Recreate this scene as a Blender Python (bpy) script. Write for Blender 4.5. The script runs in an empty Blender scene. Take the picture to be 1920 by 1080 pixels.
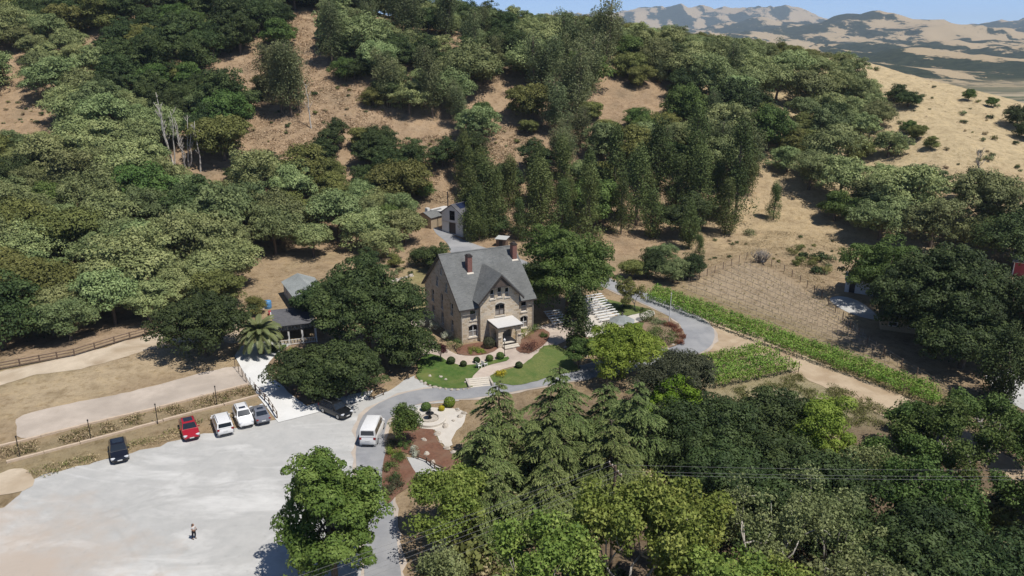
import bpy, bmesh, math, random
import numpy as np
from mathutils import Vector, Matrix, Quaternion

# ------------------------------------------------------------------ camera
SC = bpy.context.scene
CAM_H, PITCH, FPX = 45.0, math.radians(17.6), 1450.0
cam_d = bpy.data.cameras.new('camera')
cam = bpy.data.objects.new('camera', cam_d)
SC.collection.objects.link(cam)
cam.location = (0, 0, CAM_H)
cam.rotation_euler = (math.pi/2 - PITCH, 0, 0)
cam_d.sensor_width = 36.0
cam_d.lens = 36.0 * FPX / 1920.0
cam_d.clip_start = 0.5
cam_d.clip_end = 40000
SC.camera = cam
# ------------------------------------------------------------------ sky, sun, exposure
SUN_EL = math.radians(63)
_sx, _sy = 0.80, -0.60
_n = math.hypot(_sx, _sy)
SUN_DIR = Vector((_sx/_n*math.cos(SUN_EL), _sy/_n*math.cos(SUN_EL), math.sin(SUN_EL)))
world = bpy.data.worlds.new('World'); SC.world = world; world.use_nodes = True
wn = world.node_tree.nodes; wl = world.node_tree.links
bg = wn['Background']
sky = wn.new('ShaderNodeTexSky'); sky.sky_type = 'NISHITA'; sky.sun_disc = False
sky.sun_elevation = SUN_EL; sky.sun_rotation = math.atan2(_sx, _sy)
sky.altitude = 100; sky.air_density = 0.3; sky.dust_density = 0.0; sky.ozone_density = 1.5
wl.new(sky.outputs[0], bg.inputs[0]); bg.inputs[1].default_value = 0.15
sun_d = bpy.data.lights.new('sun', 'SUN'); sun_d.energy = 4.2; sun_d.angle = math.radians(0.53)
sun_d.color = (1.0, 0.95, 0.88)
sun = bpy.data.objects.new('sun', sun_d); SC.collection.objects.link(sun)
sun.rotation_euler = (-SUN_DIR).to_track_quat('-Z', 'Y').to_euler()
sun.location = (60, -20, 200)
SC.view_settings.view_transform = 'Standard'; SC.view_settings.look = 'None'
SC.view_settings.exposure = 0.17; SC.view_settings.gamma = 1.0
SC.view_settings.use_curve_mapping = False
try:
    SC.cycles.max_bounces = 6; SC.cycles.diffuse_bounces = 2; SC.cycles.transparent_max_bounces = 8
    SC.cycles.volume_bounces = 1
except Exception: pass

RNG = np.random.default_rng(7)
random.seed(7)
C = SC.collection

# ------------------------------------------------------------------ pixel helpers (1920x1080 photo) used to survey where things stand
CT, ST = math.cos(PITCH), math.sin(PITCH)
def ray(px, py):
    u = (px-960)/FPX; v = (540-py)/FPX
    return np.array((u, CT + v*ST, -ST + v*CT))
def P(px, py, Y):
    d = ray(px, py); t = Y/d[1]
    return (d[0]*t, Y, CAM_H + d[2]*t)
def proj(x, y, z):
    dep = y*CT - (z-CAM_H)*ST
    up = y*ST + (z-CAM_H)*CT
    return 960 + FPX*x/dep, 540 - FPX*up/dep, dep

# ------------------------------------------------------------------ noise
_perm = np.random.default_rng(3).permutation(512)
_perm = np.concatenate([_perm, _perm])
_grad = np.random.default_rng(4).normal(size=(512, 2)); _grad /= np.linalg.norm(_grad, axis=1)[:, None]
def perlin(x, y):
    x = np.asarray(x, float); y = np.asarray(y, float)
    xi = np.floor(x).astype(int); yi = np.floor(y).astype(int)
    xf = x-xi; yf = y-yi
    def g(ix, iy, dx, dy):
        h = _perm[(_perm[ix & 511] + iy) & 511]
        return _grad[h, 0]*dx + _grad[h, 1]*dy
    u = xf*xf*xf*(xf*(xf*6-15)+10); v = yf*yf*yf*(yf*(yf*6-15)+10)
    a = g(xi, yi, xf, yf); b = g(xi+1, yi, xf-1, yf)
    c = g(xi, yi+1, xf, yf-1); d = g(xi+1, yi+1, xf-1, yf-1)
    return (a*(1-u)+b*u)*(1-v) + (c*(1-u)+d*u)*v
def fbm(x, y, o=4):
    s = 0; a = 1; f = 1
    for i in range(o):
        s = s + a*perlin(x*f+17.3*i, y*f-9.1*i); a *= .5; f *= 2.03
    return s
def sstep(a, b, x):
    t = np.clip((np.asarray(x, float)-a)/(b-a), 0, 1); return t*t*(3-2*t)

# ------------------------------------------------------------------ terrain
CP = []
for px, rows in {
    -350: [(640,112),(500,132),(400,155),(300,180),(200,207),(100,240),(0,280)],
    0:    [(640,118),(500,140),(400,165),(300,190),(200,218),(100,250),(0,290)],
    400:  [(560,131),(480,150),(400,170),(300,195),(200,222),(100,255),(0,295)],
    700:  [(500,148),(440,170),(380,185),(300,202),(200,225),(100,257),(30,290)],
    850:  [(300,203),(200,229),(100,261),(50,283)],
    1000: [(430,178),(380,188),(300,205),(200,232),(100,265),(62,282)],
    1300: [(450,172),(400,185),(300,207),(200,238),(120,268),(95,282)],
    1600: [(450,168),(400,182),(300,210),(200,245),(130,280),(113,300)],
    1760: [(450,163),(360,182),(270,208),(200,240),(152,282)],
    1900: [(500,150),(400,170),(300,198),(230,230),(192,262)],
    2200: [(500,148),(400,165),(330,190),(290,215)]}.items():
    for py, Y in rows: CP.append(P(px, py, Y))
for X, Y, Z in [(-90,55,0),(-60,58,0),(-30,58,0),(-5,58,-.2),(-60,75,.1),(-45,78,0),(-30,80,0),(-15,80,0),(-28,88,.1),(-15,92,.2),(-20,97,.4),
    (-70,85,.8),(-55,90,.7),(-40,95,.6),(-70,98,1.3),(-50,104,1.2),(-34,106,.9),(-60,112,1.7),(-40,120,1.5),(-25,115,1.0),(-95,100,1.8),
    (-8,100,.5),(4,100,.5),(-8,108,1.4),(3,117,1.5),(-15,121,1.5),(-3,130,1.7),(-20,128,1.8),(-12,145,2.4),(-5,96,.3),(10,98,.3),
    (12,112,1.2),(16,118,1.2),(12,130,1.4),(22,124,1.2),(28,115,.8),(30,130,1.3),(20,102,.4),(26,140,1.6),(36,118,.8),(45,130,1.2),(55,140,2),
    (55,110,.5),(60,97,.0),(75,115,.4),(80,130,1),(70,145,2),(100,110,.2),(40,100,.1),(30,95,0),(40,150,2),(55,155,2.6),
    (-4,84,.1),(4,84,-.2),(12,80,-.8),(25,80,-1),(40,80,-1),(8,65,-1.5),(25,62,-2.5),(45,62,-2.8),(70,75,-1.5),(90,85,-.6),(0,45,-2),(-40,40,-.3),(30,40,-3),(60,40,-3),(100,60,-1.5),
    (-14,172,3.4),(-10,185,5.2),(0,158,2.2),
    (-100,20,0),(0,0,-3),(100,10,-3),(-150,-60,0),(0,-80,-4),(150,-60,-4),(-170,80,4),(-260,60,14),(-260,150,34),(-250,260,62),(-200,360,82),(-75,360,64),
    (-15,330,42),(25,330,40),(60,330,36),(110,345,26),(160,330,18),(60,400,18),(0,400,26),(160,420,-2),(240,150,0),(260,240,4),(280,330,-8),(260,60,-3),(200,110,0),(300,420,-20),(-180,460,84)]:
    CP.append((X, Y, Z))
CP = np.array(CP)
def _tps(r): return np.where(r > 0, r*r*np.log(np.maximum(r, 1e-9)), 0)
_sc = 100.0
_A = CP[:, :2]/_sc
_K = _tps(np.linalg.norm(_A[:, None]-_A[None], axis=2)) + 0.004*np.eye(len(_A))
_Q = np.hstack([np.ones((len(_A), 1)), _A])
_M = np.block([[_K, _Q], [_Q.T, np.zeros((3, 3))]])
_W = np.linalg.solve(_M, np.concatenate([CP[:, 2], np.zeros(3)]))
def near_h(x, y):
    q = np.stack([x.ravel(), y.ravel()], 1)/_sc
    out = np.empty(len(q))
    for i in range(0, len(q), 20000):
        s = q[i:i+20000]
        out[i:i+20000] = _tps(np.linalg.norm(s[:, None]-_A[None], axis=2)) @ _W[:-3] + _W[-3] + s @ _W[-2:]
    return out.reshape(x.shape)
FAR = [(1000,34,9500,900,900),(1100,30,9000,700,800),(1200,23,9000,620,800),(1300,15,9200,620,800),(1400,19,9000,600,800),(1500,24,8600,500,700),
    (1440,42,6400,420,600),(1540,44,5000,360,500),(1640,26,4700,330,480),(1740,52,4700,300,450),(1830,62,5600,380,500),
    (1870,46,6800,380,500),(1960,58,6000,420,500),(2150,40,6500,700,600),(1660,95,3300,170,300),
    (1800,84,2900,120,230),(1730,104,2600,90,200),(1900,92,2700,120,220),(1850,118,2300,80,170),(1590,100,3600,190,300),(1960,100,2400,130,200),(2100,80,2900,250,300),
    (1690,136,1750,75,150),(1480,80,4200,260,350),(1350,70,4500,350,400),(1960,125,2000,60,150),(1770,120,2300,60,150)]
_fp = np.array([P(a, b, Y) for a, b, Y, _, _ in FAR]); _fs = np.array([[s[3], s[4]] for s in FAR])
VAL = -32.0
def _fg(x, y): return np.exp(-.5*(((x[..., None]-_fp[:, 0])/_fs[:, 0])**2 + ((y[..., None]-_fp[:, 1])/_fs[:, 1])**2))
def _plat(y): return 44*sstep(950, 1900, y) + 40*sstep(2600, 4200, y)
_amp = np.linalg.solve(_fg(_fp[:, 0], _fp[:, 1]) + 0.05*np.eye(len(_fp)), _fp[:, 2]-VAL-_plat(_fp[:, 1]))
def far_h(x, y):
    b = _fg(x, y) @ _amp + _plat(y)
    e = np.clip(b/45, 0, 1)
    n = fbm(x/520, y/520, 5)
    r = 1-2*np.abs(fbm(x/800+5, y/800, 4))
    n2 = 1-2*np.abs(fbm(x/260+9, y/300, 4))
    h = VAL + b + e*(n*22 + r*30 + n2*20 - 22)*np.clip(.55+y/6000, .55, 1.9)
    h = h + 130*np.exp(-(((x+420)/260)**2+((y-480)/260)**2))
    return h
def axis(segs):
    out = [segs[0][0]]
    for a, b, s in segs:
        n = max(1, int(round((b-a)/s)))
        out += list(a + (b-a)*np.arange(1, n+1)/n)
    return np.array(out)
GX = axis([(-9000,-2000,700),(-2000,-300,60),(-300,-160,6),(-160,190,1.5),(190,330,6),(330,1200,24),(1200,4400,40),(4400,9000,140)])
GY = axis([(-6000,-200,500),(-200,30,12),(30,330,1.5),(330,520,7),(520,1500,28),(1500,4000,45),(4000,7000,80),(7000,14000,140)])
GXX, GYY = np.meshgrid(GX, GY)
def height_raw(x, y):
    nh = near_h(np.clip(x, -330, 360), np.clip(y, -120, 480))
    m = sstep(4, 16, nh) * sstep(120, 160, y)
    nh = nh + m*(1.5*fbm(x/26, y/40, 3) - .9*np.abs(fbm(x/11+3, y/34, 2))) + (1-m)*.05*fbm(x/6, y/6, 2)
    w = (1-sstep(345, 520, y)) * (1-sstep(280, 430, np.abs(x-10))) * sstep(-160, -90, y)
    return w*nh + (1-w)*far_h(x, y)
GZ = height_raw(GXX, GYY)
def hz(x, y):
    x = np.asarray(x, float); y = np.asarray(y, float)
    i = np.clip(np.searchsorted(GX, x)-1, 0, len(GX)-2); j = np.clip(np.searchsorted(GY, y)-1, 0, len(GY)-2)
    fx = (x-GX[i])/(GX[i+1]-GX[i]); fy = (y-GY[j])/(GY[j+1]-GY[j])
    return (GZ[j, i]*(1-fx)+GZ[j, i+1]*fx)*(1-fy) + (GZ[j+1, i]*(1-fx)+GZ[j+1, i+1]*fx)*fy
_T = np.concatenate([np.arange(30, 420, .4), np.arange(420, 3000, 5)])
def at(px, py, dz=0.0):
    d = ray(px, py)
    z = CAM_H + d[2]*_T - hz(d[0]*_T, d[1]*_T) - dz
    k = np.argmax(z < 0)
    if z[k] >= 0: k = len(_T)-1
    t = _T[k-1] + (_T[k]-_T[k-1])*z[k-1]/(z[k-1]-z[k]) if k > 0 else _T[0]
    x, y = d[0]*t, d[1]*t
    return Vector((x, y, float(hz(x, y)) + dz))
def G(x, y, dz=0): return Vector((x, y, float(hz(x, y))+dz))

# ------------------------------------------------------------------ materials
def new_mat(name):
    m = bpy.data.materials.new(name); m.use_nodes = True
    nt = m.node_tree; return m, nt, nt.nodes, nt.links, nt.nodes['Principled BSDF']
def ramp(n, stops):
    r = n.new('ShaderNodeValToRGB'); e = r.color_ramp.elements
    e[0].position, e[0].color = stops[0][0], (*stops[0][1], 1)
    e[1].position, e[1].color = stops[-1][0], (*stops[-1][1], 1)
    for p, c in stops[1:-1]:
        k = e.new(p); k.color = (*c, 1)
    return r
def noise(n, l, scale, detail=4, rough=.6, coord=None, dist=0):
    t = n.new('ShaderNodeTexNoise'); t.inputs['Scale'].default_value = scale
    t.inputs['Detail'].default_value = detail; t.inputs['Roughness'].default_value = rough
    t.inputs['Distortion'].default_value = dist
    if coord is not None: l.new(coord, t.inputs['Vector'])
    return t
def mixc(n, l, fac, a, b, mode='MIX'):
    x = n.new('ShaderNodeMix'); x.data_type = 'RGBA'; x.blend_type = mode
    for s, v in ((0, fac), (6, a), (7, b)):
        if hasattr(v, 'links'): l.new(v, x.inputs[s])
        elif s == 0: x.inputs[0].default_value = v
        else: x.inputs[s].default_value = (*v, 1)
    return x.outputs[2]
def bump(n, l, b, height, strength, dist):
    k = n.new('ShaderNodeBump'); k.inputs['Strength'].default_value = strength; k.inputs['Distance'].default_value = dist
    l.new(height, k.inputs['Height']); l.new(k.outputs[0], b.inputs['Normal'])
def two(name, c1, c2, scale=2.0, rough=.85, b_str=0.3, b_dist=.03, fine=None, metal=0, spec=.3, world_co=True, c3=None, big=None):
    """two-tone noisy surface; optional slow third tone (stains)"""
    m, nt, n, l, b = new_mat(name)
    geo = n.new('ShaderNodeNewGeometry') if world_co else n.new('ShaderNodeTexCoord')
    co = geo.outputs['Position'] if world_co else geo.outputs['Object']
    t = noise(n, l, scale, 6, .65, co)
    r = ramp(n, [(.32, c1), (.68, c2)]); l.new(t.outputs[0], r.inputs[0])
    col = r.outputs[0]
    if c3 is not None:
        t3 = noise(n, l, big or scale*.15, 3, .55, co, .6)
        r3 = ramp(n, [(.45, (0,0,0)), (.66, (1,1,1))]); l.new(t3.outputs[0], r3.inputs[0])
        col = mixc(n, l, r3.outputs[0], col, c3)
    l.new(col, b.inputs['Base Color'])
    b.inputs['Roughness'].default_value = rough; b.inputs['Metallic'].default_value = metal
    b.inputs['Specular IOR Level'].default_value = spec
    if b_str:
        f = noise(n, l, fine or scale*6, 4, .7, co); bump(n, l, b, f.outputs[0], b_str, b_dist)
    return m
def flat(name, c, rough=.5, metal=0, spec=.5, coat=0, var=.06):
    """near-uniform paint with slight dirt variation"""
    m, nt, n, l, b = new_mat(name)
    tc = n.new('ShaderNodeTexCoord'); t = noise(n, l, 3.0, 5, .6, tc.outputs['Object'])
    d = tuple(max(0, x*(1-var*2)) for x in c); e = tuple(min(1, x*(1+var)) for x in c)
    r = ramp(n, [(.3, d), (.7, e)]); l.new(t.outputs[0], r.inputs[0]); l.new(r.outputs[0], b.inputs['Base Color'])
    b.inputs['Roughness'].default_value = rough; b.inputs['Metallic'].default_value = metal
    b.inputs['Specular IOR Level'].default_value = spec; b.inputs['Coat Weight'].default_value = coat
    b.inputs['Coat Roughness'].default_value = .08
    return m
def leaf_mat(name, dark, mid, light, trans=.22, rough=.65, hue=.03, val=.25):
    m, nt, n, l, b = new_mat(name)
    a = n.new('ShaderNodeAttribute'); a.attribute_name = 'tint'
    r = ramp(n, [(0, dark), (.5, mid), (1, light)]); l.new(a.outputs['Fac'], r.inputs[0])
    oi = n.new('ShaderNodeObjectInfo')
    hs = n.new('ShaderNodeHueSaturation')
    m1 = n.new('ShaderNodeMapRange'); m1.inputs[3].default_value = .5-hue; m1.inputs[4].default_value = .5+hue*.6
    m2 = n.new('ShaderNodeMapRange'); m2.inputs[3].default_value = 1-val; m2.inputs[4].default_value = 1+val
    ml = n.new('ShaderNodeMath'); ml.operation = 'MULTIPLY'; ml.inputs[1].default_value = 7.31
    fr = n.new('ShaderNodeMath'); fr.operation = 'FRACT'
    l.new(oi.outputs['Random'], m1.inputs[0]); l.new(oi.outputs['Random'], ml.inputs[0]); l.new(ml.outputs[0], fr.inputs[0]); l.new(fr.outputs[0], m2.inputs[0])
    l.new(m1.outputs[0], hs.inputs['Hue']); l.new(m2.outputs[0], hs.inputs['Value']); l.new(r.outputs[0], hs.inputs['Color'])
    l.new(hs.outputs[0], b.inputs['Base Color']); b.inputs['Roughness'].default_value = rough
    b.inputs['Specular IOR Level'].default_value = .25
    tr = n.new('ShaderNodeBsdfTranslucent'); l.new(hs.outputs[0], tr.inputs[0])
    mx = n.new('ShaderNodeMixShader'); mx.inputs[0].default_value = trans
    l.new(b.outputs[0], mx.inputs[1]); l.new(tr.outputs[0], mx.inputs[2])
    l.new(mx.outputs[0], n['Material Output'].inputs[0])
    return m
M = {}
# ------------------------------------------------------------------ object helpers
def tag(o, label=None, cat=None, group=None, kind=None):
    if label: o['label'] = label
    if cat: o['category'] = cat
    if group: o['group'] = group
    if kind: o['kind'] = kind
    return o
def empty(name, loc=(0,0,0), rz=0.0, label=None, cat=None, group=None):
    o = bpy.data.objects.new(name, None); C.objects.link(o)
    o.location = loc; o.rotation_euler = (0, 0, rz); o.empty_display_size = .3
    return tag(o, label, cat, group)
def link(name, me, parent=None, loc=None):
    o = bpy.data.objects.new(name, me); C.objects.link(o)
    if parent is not None: o.parent = parent
    if loc is not None: o.location = loc
    return o
def auto_uv(me):
    uv = me.uv_layers.new(name='UVMap') if not me.uv_layers else me.uv_layers[0]
    n = len(me.loops)
    if not n: return
    vi = np.empty(n, np.int32); me.loops.foreach_get('vertex_index', vi)
    co = np.empty(len(me.vertices)*3, np.float32); me.vertices.foreach_get('co', co); co = co.reshape(-1, 3)[vi]
    pn = np.empty(len(me.polygons)*3, np.float32); me.polygons.foreach_get('normal', pn); pn = pn.reshape(-1, 3)
    lt = np.empty(len(me.polygons), np.int32); me.polygons.foreach_get('loop_total', lt)
    nn = np.repeat(pn, lt, axis=0)
    t = np.cross(np.array([[0, 0, 1.0]]), nn); ln = np.linalg.norm(t, axis=1)
    t[ln < 1e-3] = (1, 0, 0); t /= np.linalg.norm(t, axis=1)[:, None]
    b = np.cross(nn, t)
    out = np.stack([(co*t).sum(1), (co*b).sum(1)], 1).astype(np.float32)
    uv.data.foreach_set('uv', out.ravel())
class MB:
    """collects shapes, builds one mesh object"""
    def __init__(s): s.v = []; s.f = []
    def add(s, vs, fs):
        o = len(s.v); s.v += [tuple(p) for p in vs]; s.f += [tuple(i+o for i in f) for f in fs]; return s
    def box(s, c, d, rz=0, tilt=0, axis='X'):
        x, y, z = d[0]/2, d[1]/2, d[2]/2
        R = Matrix.Rotation(rz, 3, 'Z') @ Matrix.Rotation(tilt, 3, axis)
        vs = [Vector(c) + R @ Vector((a*x, b*y, e*z)) for e in (-1, 1) for a, b in ((-1,-1),(1,-1),(1,1),(-1,1))]
        return s.add(vs, [(3,2,1,0),(4,5,6,7),(0,1,5,4),(1,2,6,5),(2,3,7,6),(3,0,4,7)])
    def prism(s, pts, z0, z1):
        n = len(pts); vs = [(x, y, z0) for x, y in pts] + [(x, y, z1) for x, y in pts]
        return s.add(vs, [tuple(range(n-1, -1, -1)), tuple(range(n, 2*n))] + [(i, (i+1) % n, n+(i+1) % n, n+i) for i in range(n)])
    def slab(s, pts3, th):
        """polygon in space given thickness along its normal (downwards)"""
        p = [Vector(q) for q in pts3]; nrm = (p[1]-p[0]).cross(p[2]-p[0]).normalized()*th; n = len(p)
        vs = p + [q-nrm for q in p]
        return s.add(vs, [tuple(range(n)), tuple(range(2*n-1, n-1, -1))] + [(n+i, n+(i+1) % n, (i+1) % n, i) for i in range(n)])
    def xprism(s, prof, x0, x1, ax='x'):
        """profile in (a,z) extruded along x (or y)"""
        n = len(prof)
        if ax == 'x': vs = [(x0, a, z) for a, z in prof] + [(x1, a, z) for a, z in prof]
        else: vs = [(a, x0, z) for a, z in prof] + [(a, x1, z) for a, z in prof]
        fs = [tuple(range(n-1, -1, -1)), tuple(range(n, 2*n))] + [(i, (i+1) % n, n+(i+1) % n, n+i) for i in range(n)]
        if ax != 'x': fs = [tuple(reversed(f)) for f in fs]
        return s.add(vs, fs)
    def path(s, pts, rad, n=6, cap=True):
        pts = [Vector(p) for p in pts]; rings = []; o = len(s.v)
        for i, p in enumerate(pts):
            d = (pts[min(i+1, len(pts)-1)]-pts[max(i-1, 0)]).normalized()
            a = d.cross(Vector((0.31, .17, .93))); 
            if a.length < 1e-3: a = d.cross(Vector((1, 0, 0)))
            a.normalize(); b = d.cross(a)
            r = rad[i] if hasattr(rad, '__len__') else rad
            s.v += [tuple(p + (a*math.cos(2*math.pi*k/n) + b*math.sin(2*math.pi*k/n))*r) for k in range(n)]
        for i in range(len(pts)-1):
            for k in range(n):
                k2 = (k+1) % n
                s.f.append((o+i*n+k, o+i*n+k2, o+(i+1)*n+k2, o+(i+1)*n+k))
        if cap:
            s.f.append(tuple(o+k for k in range(n-1, -1, -1))); s.f.append(tuple(o+(len(pts)-1)*n+k for k in range(n)))
        return s
    def tube(s, a, b, r0, r1=None, n=8): return s.path([a, b], [r0, r0 if r1 is None else r1], n)
    def lathe(s, prof, c=(0,0,0), n=20):
        o = len(s.v)
        for r, z in prof: s.v += [(c[0]+r*math.cos(2*math.pi*k/n), c[1]+r*math.sin(2*math.pi*k/n), c[2]+z) for k in range(n)]
        for i in range(len(prof)-1):
            for k in range(n):
                k2 = (k+1) % n; s.f.append((o+i*n+k, o+i*n+k2, o+(i+1)*n+k2, o+(i+1)*n+k))
        s.f.append(tuple(o+k for k in range(n-1, -1, -1))); s.f.append(tuple(o+(len(prof)-1)*n+k for k in range(n)))
        return s
    def ball(s, c, r, n=12, m=8):
        r = (r, r, r) if not hasattr(r, '__len__') else r
        o = len(s.v); s.v.append((c[0], c[1], c[2]-r[2]))
        for i in range(1, m):
            a = -math.pi/2 + math.pi*i/m
            s.v += [(c[0]+r[0]*math.cos(a)*math.cos(2*math.pi*k/n), c[1]+r[1]*math.cos(a)*math.sin(2*math.pi*k/n), c[2]+r[2]*math.sin(a)) for k in range(n)]
        s.v.append((c[0], c[1], c[2]+r[2])); t = len(s.v)-1
        for k in range(n): s.f.append((o, o+1+(k+1) % n, o+1+k)); s.f.append((t, t-n+k, t-n+(k+1) % n))
        for i in range(m-2):
            for k in range(n):
                a = o+1+i*n; s.f.append((a+k, a+(k+1) % n, a+n+(k+1) % n, a+n+k))
        return s
    def loft(s, secs, cap=True):
        n = len(secs[0]); o = len(s.v)
        for q in secs: s.v += [tuple(p) for p in q]
        for i in range(len(secs)-1):
            for k in range(n):
                k2 = (k+1) % n; s.f.append((o+i*n+k, o+i*n+k2, o+(i+1)*n+k2, o+(i+1)*n+k))
        if cap:
            s.f.append(tuple(o+k for k in range(n-1, -1, -1))); s.f.append(tuple(o+(len(secs)-1)*n+k for k in range(n)))
        return s
    def mesh(s, name, mat, smooth=False):
        me = bpy.data.meshes.new(name); me.from_pydata(s.v, [], s.f); me.update()
        if mat is not None: me.materials.append(M[mat] if isinstance(mat, str) else mat)
        if smooth: me.polygons.foreach_set('use_smooth', [True]*len(me.polygons))
        auto_uv(me); return me
    def build(s, name, mat, parent=None, smooth=False, loc=None):
        return link(name, s.mesh(name, mat, smooth), parent, loc)
def boolean(solid, cutter, name, mat, parent):
    """solid minus cutter -> new mesh object"""
    a = link('tmp_a', solid.mesh('tmp_a', mat)); b = link('tmp_b', cutter.mesh('tmp_b', mat))
    md = a.modifiers.new('b', 'BOOLEAN'); md.operation = 'DIFFERENCE'; md.object = b; md.solver = 'EXACT'
    bpy.context.view_layer.update()
    dg = bpy.context.evaluated_depsgraph_get()
    me = bpy.data.meshes.new_from_object(a.evaluated_get(dg)); me.name = name
    bpy.data.objects.remove(a); bpy.data.objects.remove(b)
    me.materials.clear(); me.materials.append(M[mat]); auto_uv(me)
    return link(name, me, parent)
def copy_tree(o, parent=None):
    c = o.copy(); C.objects.link(c); c.parent = parent
    for ch in CH.get(o.name, []): copy_tree(ch, c)
    return c
CH = {}
def reg(root):
    """remember the children of a prototype (scanning .children is slow in big scenes)"""
    kids = [o for o in C.objects if o.parent == root]; CH[root.name] = kids
    for k in kids: reg(k)
def place(root, first, loc, rz=0.0, sc=1.0, label=None, group=None, cat=None):
    o = root if first else copy_tree(root)
    o.location = loc; o.rotation_euler = (0, 0, rz); o.scale = (sc, sc, sc) if not hasattr(sc, '__len__') else sc
    tag(o, label, cat, group); return o

# ------------------------------------------------------------------ surface materials
M['gravel'] = two('gravel', (.40,.405,.395), (.47,.47,.455), .5, .95, .5, .04, 9, c3=(.60,.595,.57), big=.11)
def gravel_mat():
    m, nt, n, l, b = new_mat('gravel'); geo = n.new('ShaderNodeNewGeometry'); pos = geo.outputs['Position']
    t = noise(n, l, .55, 6, .65, pos); r = ramp(n, [(.32, (.405,.405,.39)), (.68, (.475,.47,.45))]); l.new(t.outputs[0], r.inputs[0]); c = r.outputs[0]
    mp = n.new('ShaderNodeMapping'); mp.inputs['Rotation'].default_value = (0, 0, -.5); mp.inputs['Scale'].default_value = (.10, .22, 1); l.new(pos, mp.inputs[0])
    t2 = noise(n, l, 1.0, 6, .62, mp.outputs[0], .5); r2 = ramp(n, [(.50, (0,0,0)), (.70, (.95,.95,.95))]); l.new(t2.outputs[0], r2.inputs[0]); c = mixc(n, l, r2.outputs[0], c, (.63,.625,.60))
    mp2 = n.new('ShaderNodeMapping'); mp2.inputs['Rotation'].default_value = (0, 0, -.72); mp2.inputs['Scale'].default_value = (.05, .8, 1); l.new(pos, mp2.inputs[0])
    t4 = noise(n, l, 1.0, 4, .6, mp2.outputs[0], 1.6); r4 = ramp(n, [(.56, (0,0,0)), (.72, (.18,.18,.18))]); l.new(t4.outputs[0], r4.inputs[0]); c = mixc(n, l, r4.outputs[0], c, (.34,.335,.32))
    tn = noise(n, l, .35, 3, .6, pos); tr_ = ramp(n, [(.42, (0,0,0)), (.62, (1,1,1))]); l.new(tn.outputs[0], tr_.inputs[0])
    for cx, cy, R in ((-30, 130, 52), (-30, 130, 57), (-62, 40, 34), (-10, 20, 55), (-75, 95, 44)):   # worn wheel tracks of turning cars
        for off in (0, 1.55):
            vm = n.new('ShaderNodeVectorMath'); vm.operation = 'DISTANCE'; vm.inputs[1].default_value = (cx, cy, 0); l.new(pos, vm.inputs[0])
            ab = n.new('ShaderNodeMath'); ab.operation = 'SUBTRACT'; ab.inputs[1].default_value = R+off; l.new(vm.outputs['Value'], ab.inputs[0])
            aa = n.new('ShaderNodeMath'); aa.operation = 'ABSOLUTE'; l.new(ab.outputs[0], aa.inputs[0])
            mr = n.new('ShaderNodeMapRange'); mr.inputs[1].default_value = .10; mr.inputs[2].default_value = .26; mr.inputs[3].default_value = .32; mr.inputs[4].default_value = 0; l.new(aa.outputs[0], mr.inputs[0])
            mu = n.new('ShaderNodeMath'); mu.operation = 'MULTIPLY'; l.new(mr.outputs[0], mu.inputs[0]); l.new(tr_.outputs[0], mu.inputs[1])
            c = mixc(n, l, mu.outputs[0], c, (.36,.355,.34) if R != 57 else (.62,.615,.6))
    for cx, cy, rr in ((-47, 53, 17), (-56, 66, 7), (-33, 52, 6)):   # pinkish dirt worn through the gravel at the near left corner
        vm = n.new('ShaderNodeVectorMath'); vm.operation = 'DISTANCE'; vm.inputs[1].default_value = (cx, cy, 0); l.new(pos, vm.inputs[0])
        td = noise(n, l, .28, 5, .65, pos); sb = n.new('ShaderNodeMath'); sb.operation = 'MULTIPLY_ADD'; sb.inputs[1].default_value = -rr*1.3; l.new(td.outputs[0], sb.inputs[0]); l.new(vm.outputs['Value'], sb.inputs[2])
        mr = n.new('ShaderNodeMapRange'); mr.inputs[1].default_value = -.25*rr; mr.inputs[2].default_value = rr*.35; mr.inputs[3].default_value = .85; mr.inputs[4].default_value = 0; l.new(sb.outputs[0], mr.inputs[0])
        c = mixc(n, l, mr.outputs[0], c, (.46,.385,.315))
    t3 = noise(n, l, 1.5, 5, .8, pos); r3 = ramp(n, [(.60, (0,0,0)), (.72, (.6,.6,.6))]); l.new(t3.outputs[0], r3.inputs[0]); c = mixc(n, l, r3.outputs[0], c, (.26,.255,.24))
    l.new(c, b.inputs['Base Color']); b.inputs['Roughness'].default_value = .95; b.inputs['Specular IOR Level'].default_value = .2
    f = noise(n, l, 9, 5, .7, pos); bump(n, l, b, f.outputs[0], .5, .04); return m
M['gravel'] = gravel_mat()
M['pad'] = two('pad_gravel', (.42,.36,.30), (.52,.45,.38), .6, .95, .5, .04, 9, c3=(.36,.31,.26), big=.12)
M['track'] = two('dirt_track', (.46,.38,.28), (.58,.49,.37), .5, .95, .5, .05, 6, c3=(.36,.28,.19), big=.15)
M['farmroad'] = two('farm_road', (.40,.31,.21), (.50,.40,.28), .5, .95, .5, .05, 6, c3=(.34,.25,.16), big=.2)
M['asphalt'] = two('asphalt', (.23,.235,.245), (.29,.295,.305), .8, .9, .3, .02, 14, c3=(.34,.34,.34), big=.15)
M['concrete'] = two('concrete', (.66,.66,.64), (.73,.73,.71), .4, .85, .15, .01, 10, c3=(.62,.62,.60), big=.2)
M['paving'] = two('paving', (.46,.38,.31), (.54,.46,.39), 1.2, .85, .2, .01, 10, c3=(.40,.33,.28), big=.3)
M['plaza'] = two('plaza', (.52,.48,.42), (.60,.56,.50), 1.0, .85, .2, .01, 10)
M['lawn'] = two('lawn', (.045,.10,.016), (.095,.155,.032), 1.6, .9, .8, .06, 22, c3=(.15,.17,.05), big=.28)
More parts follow.
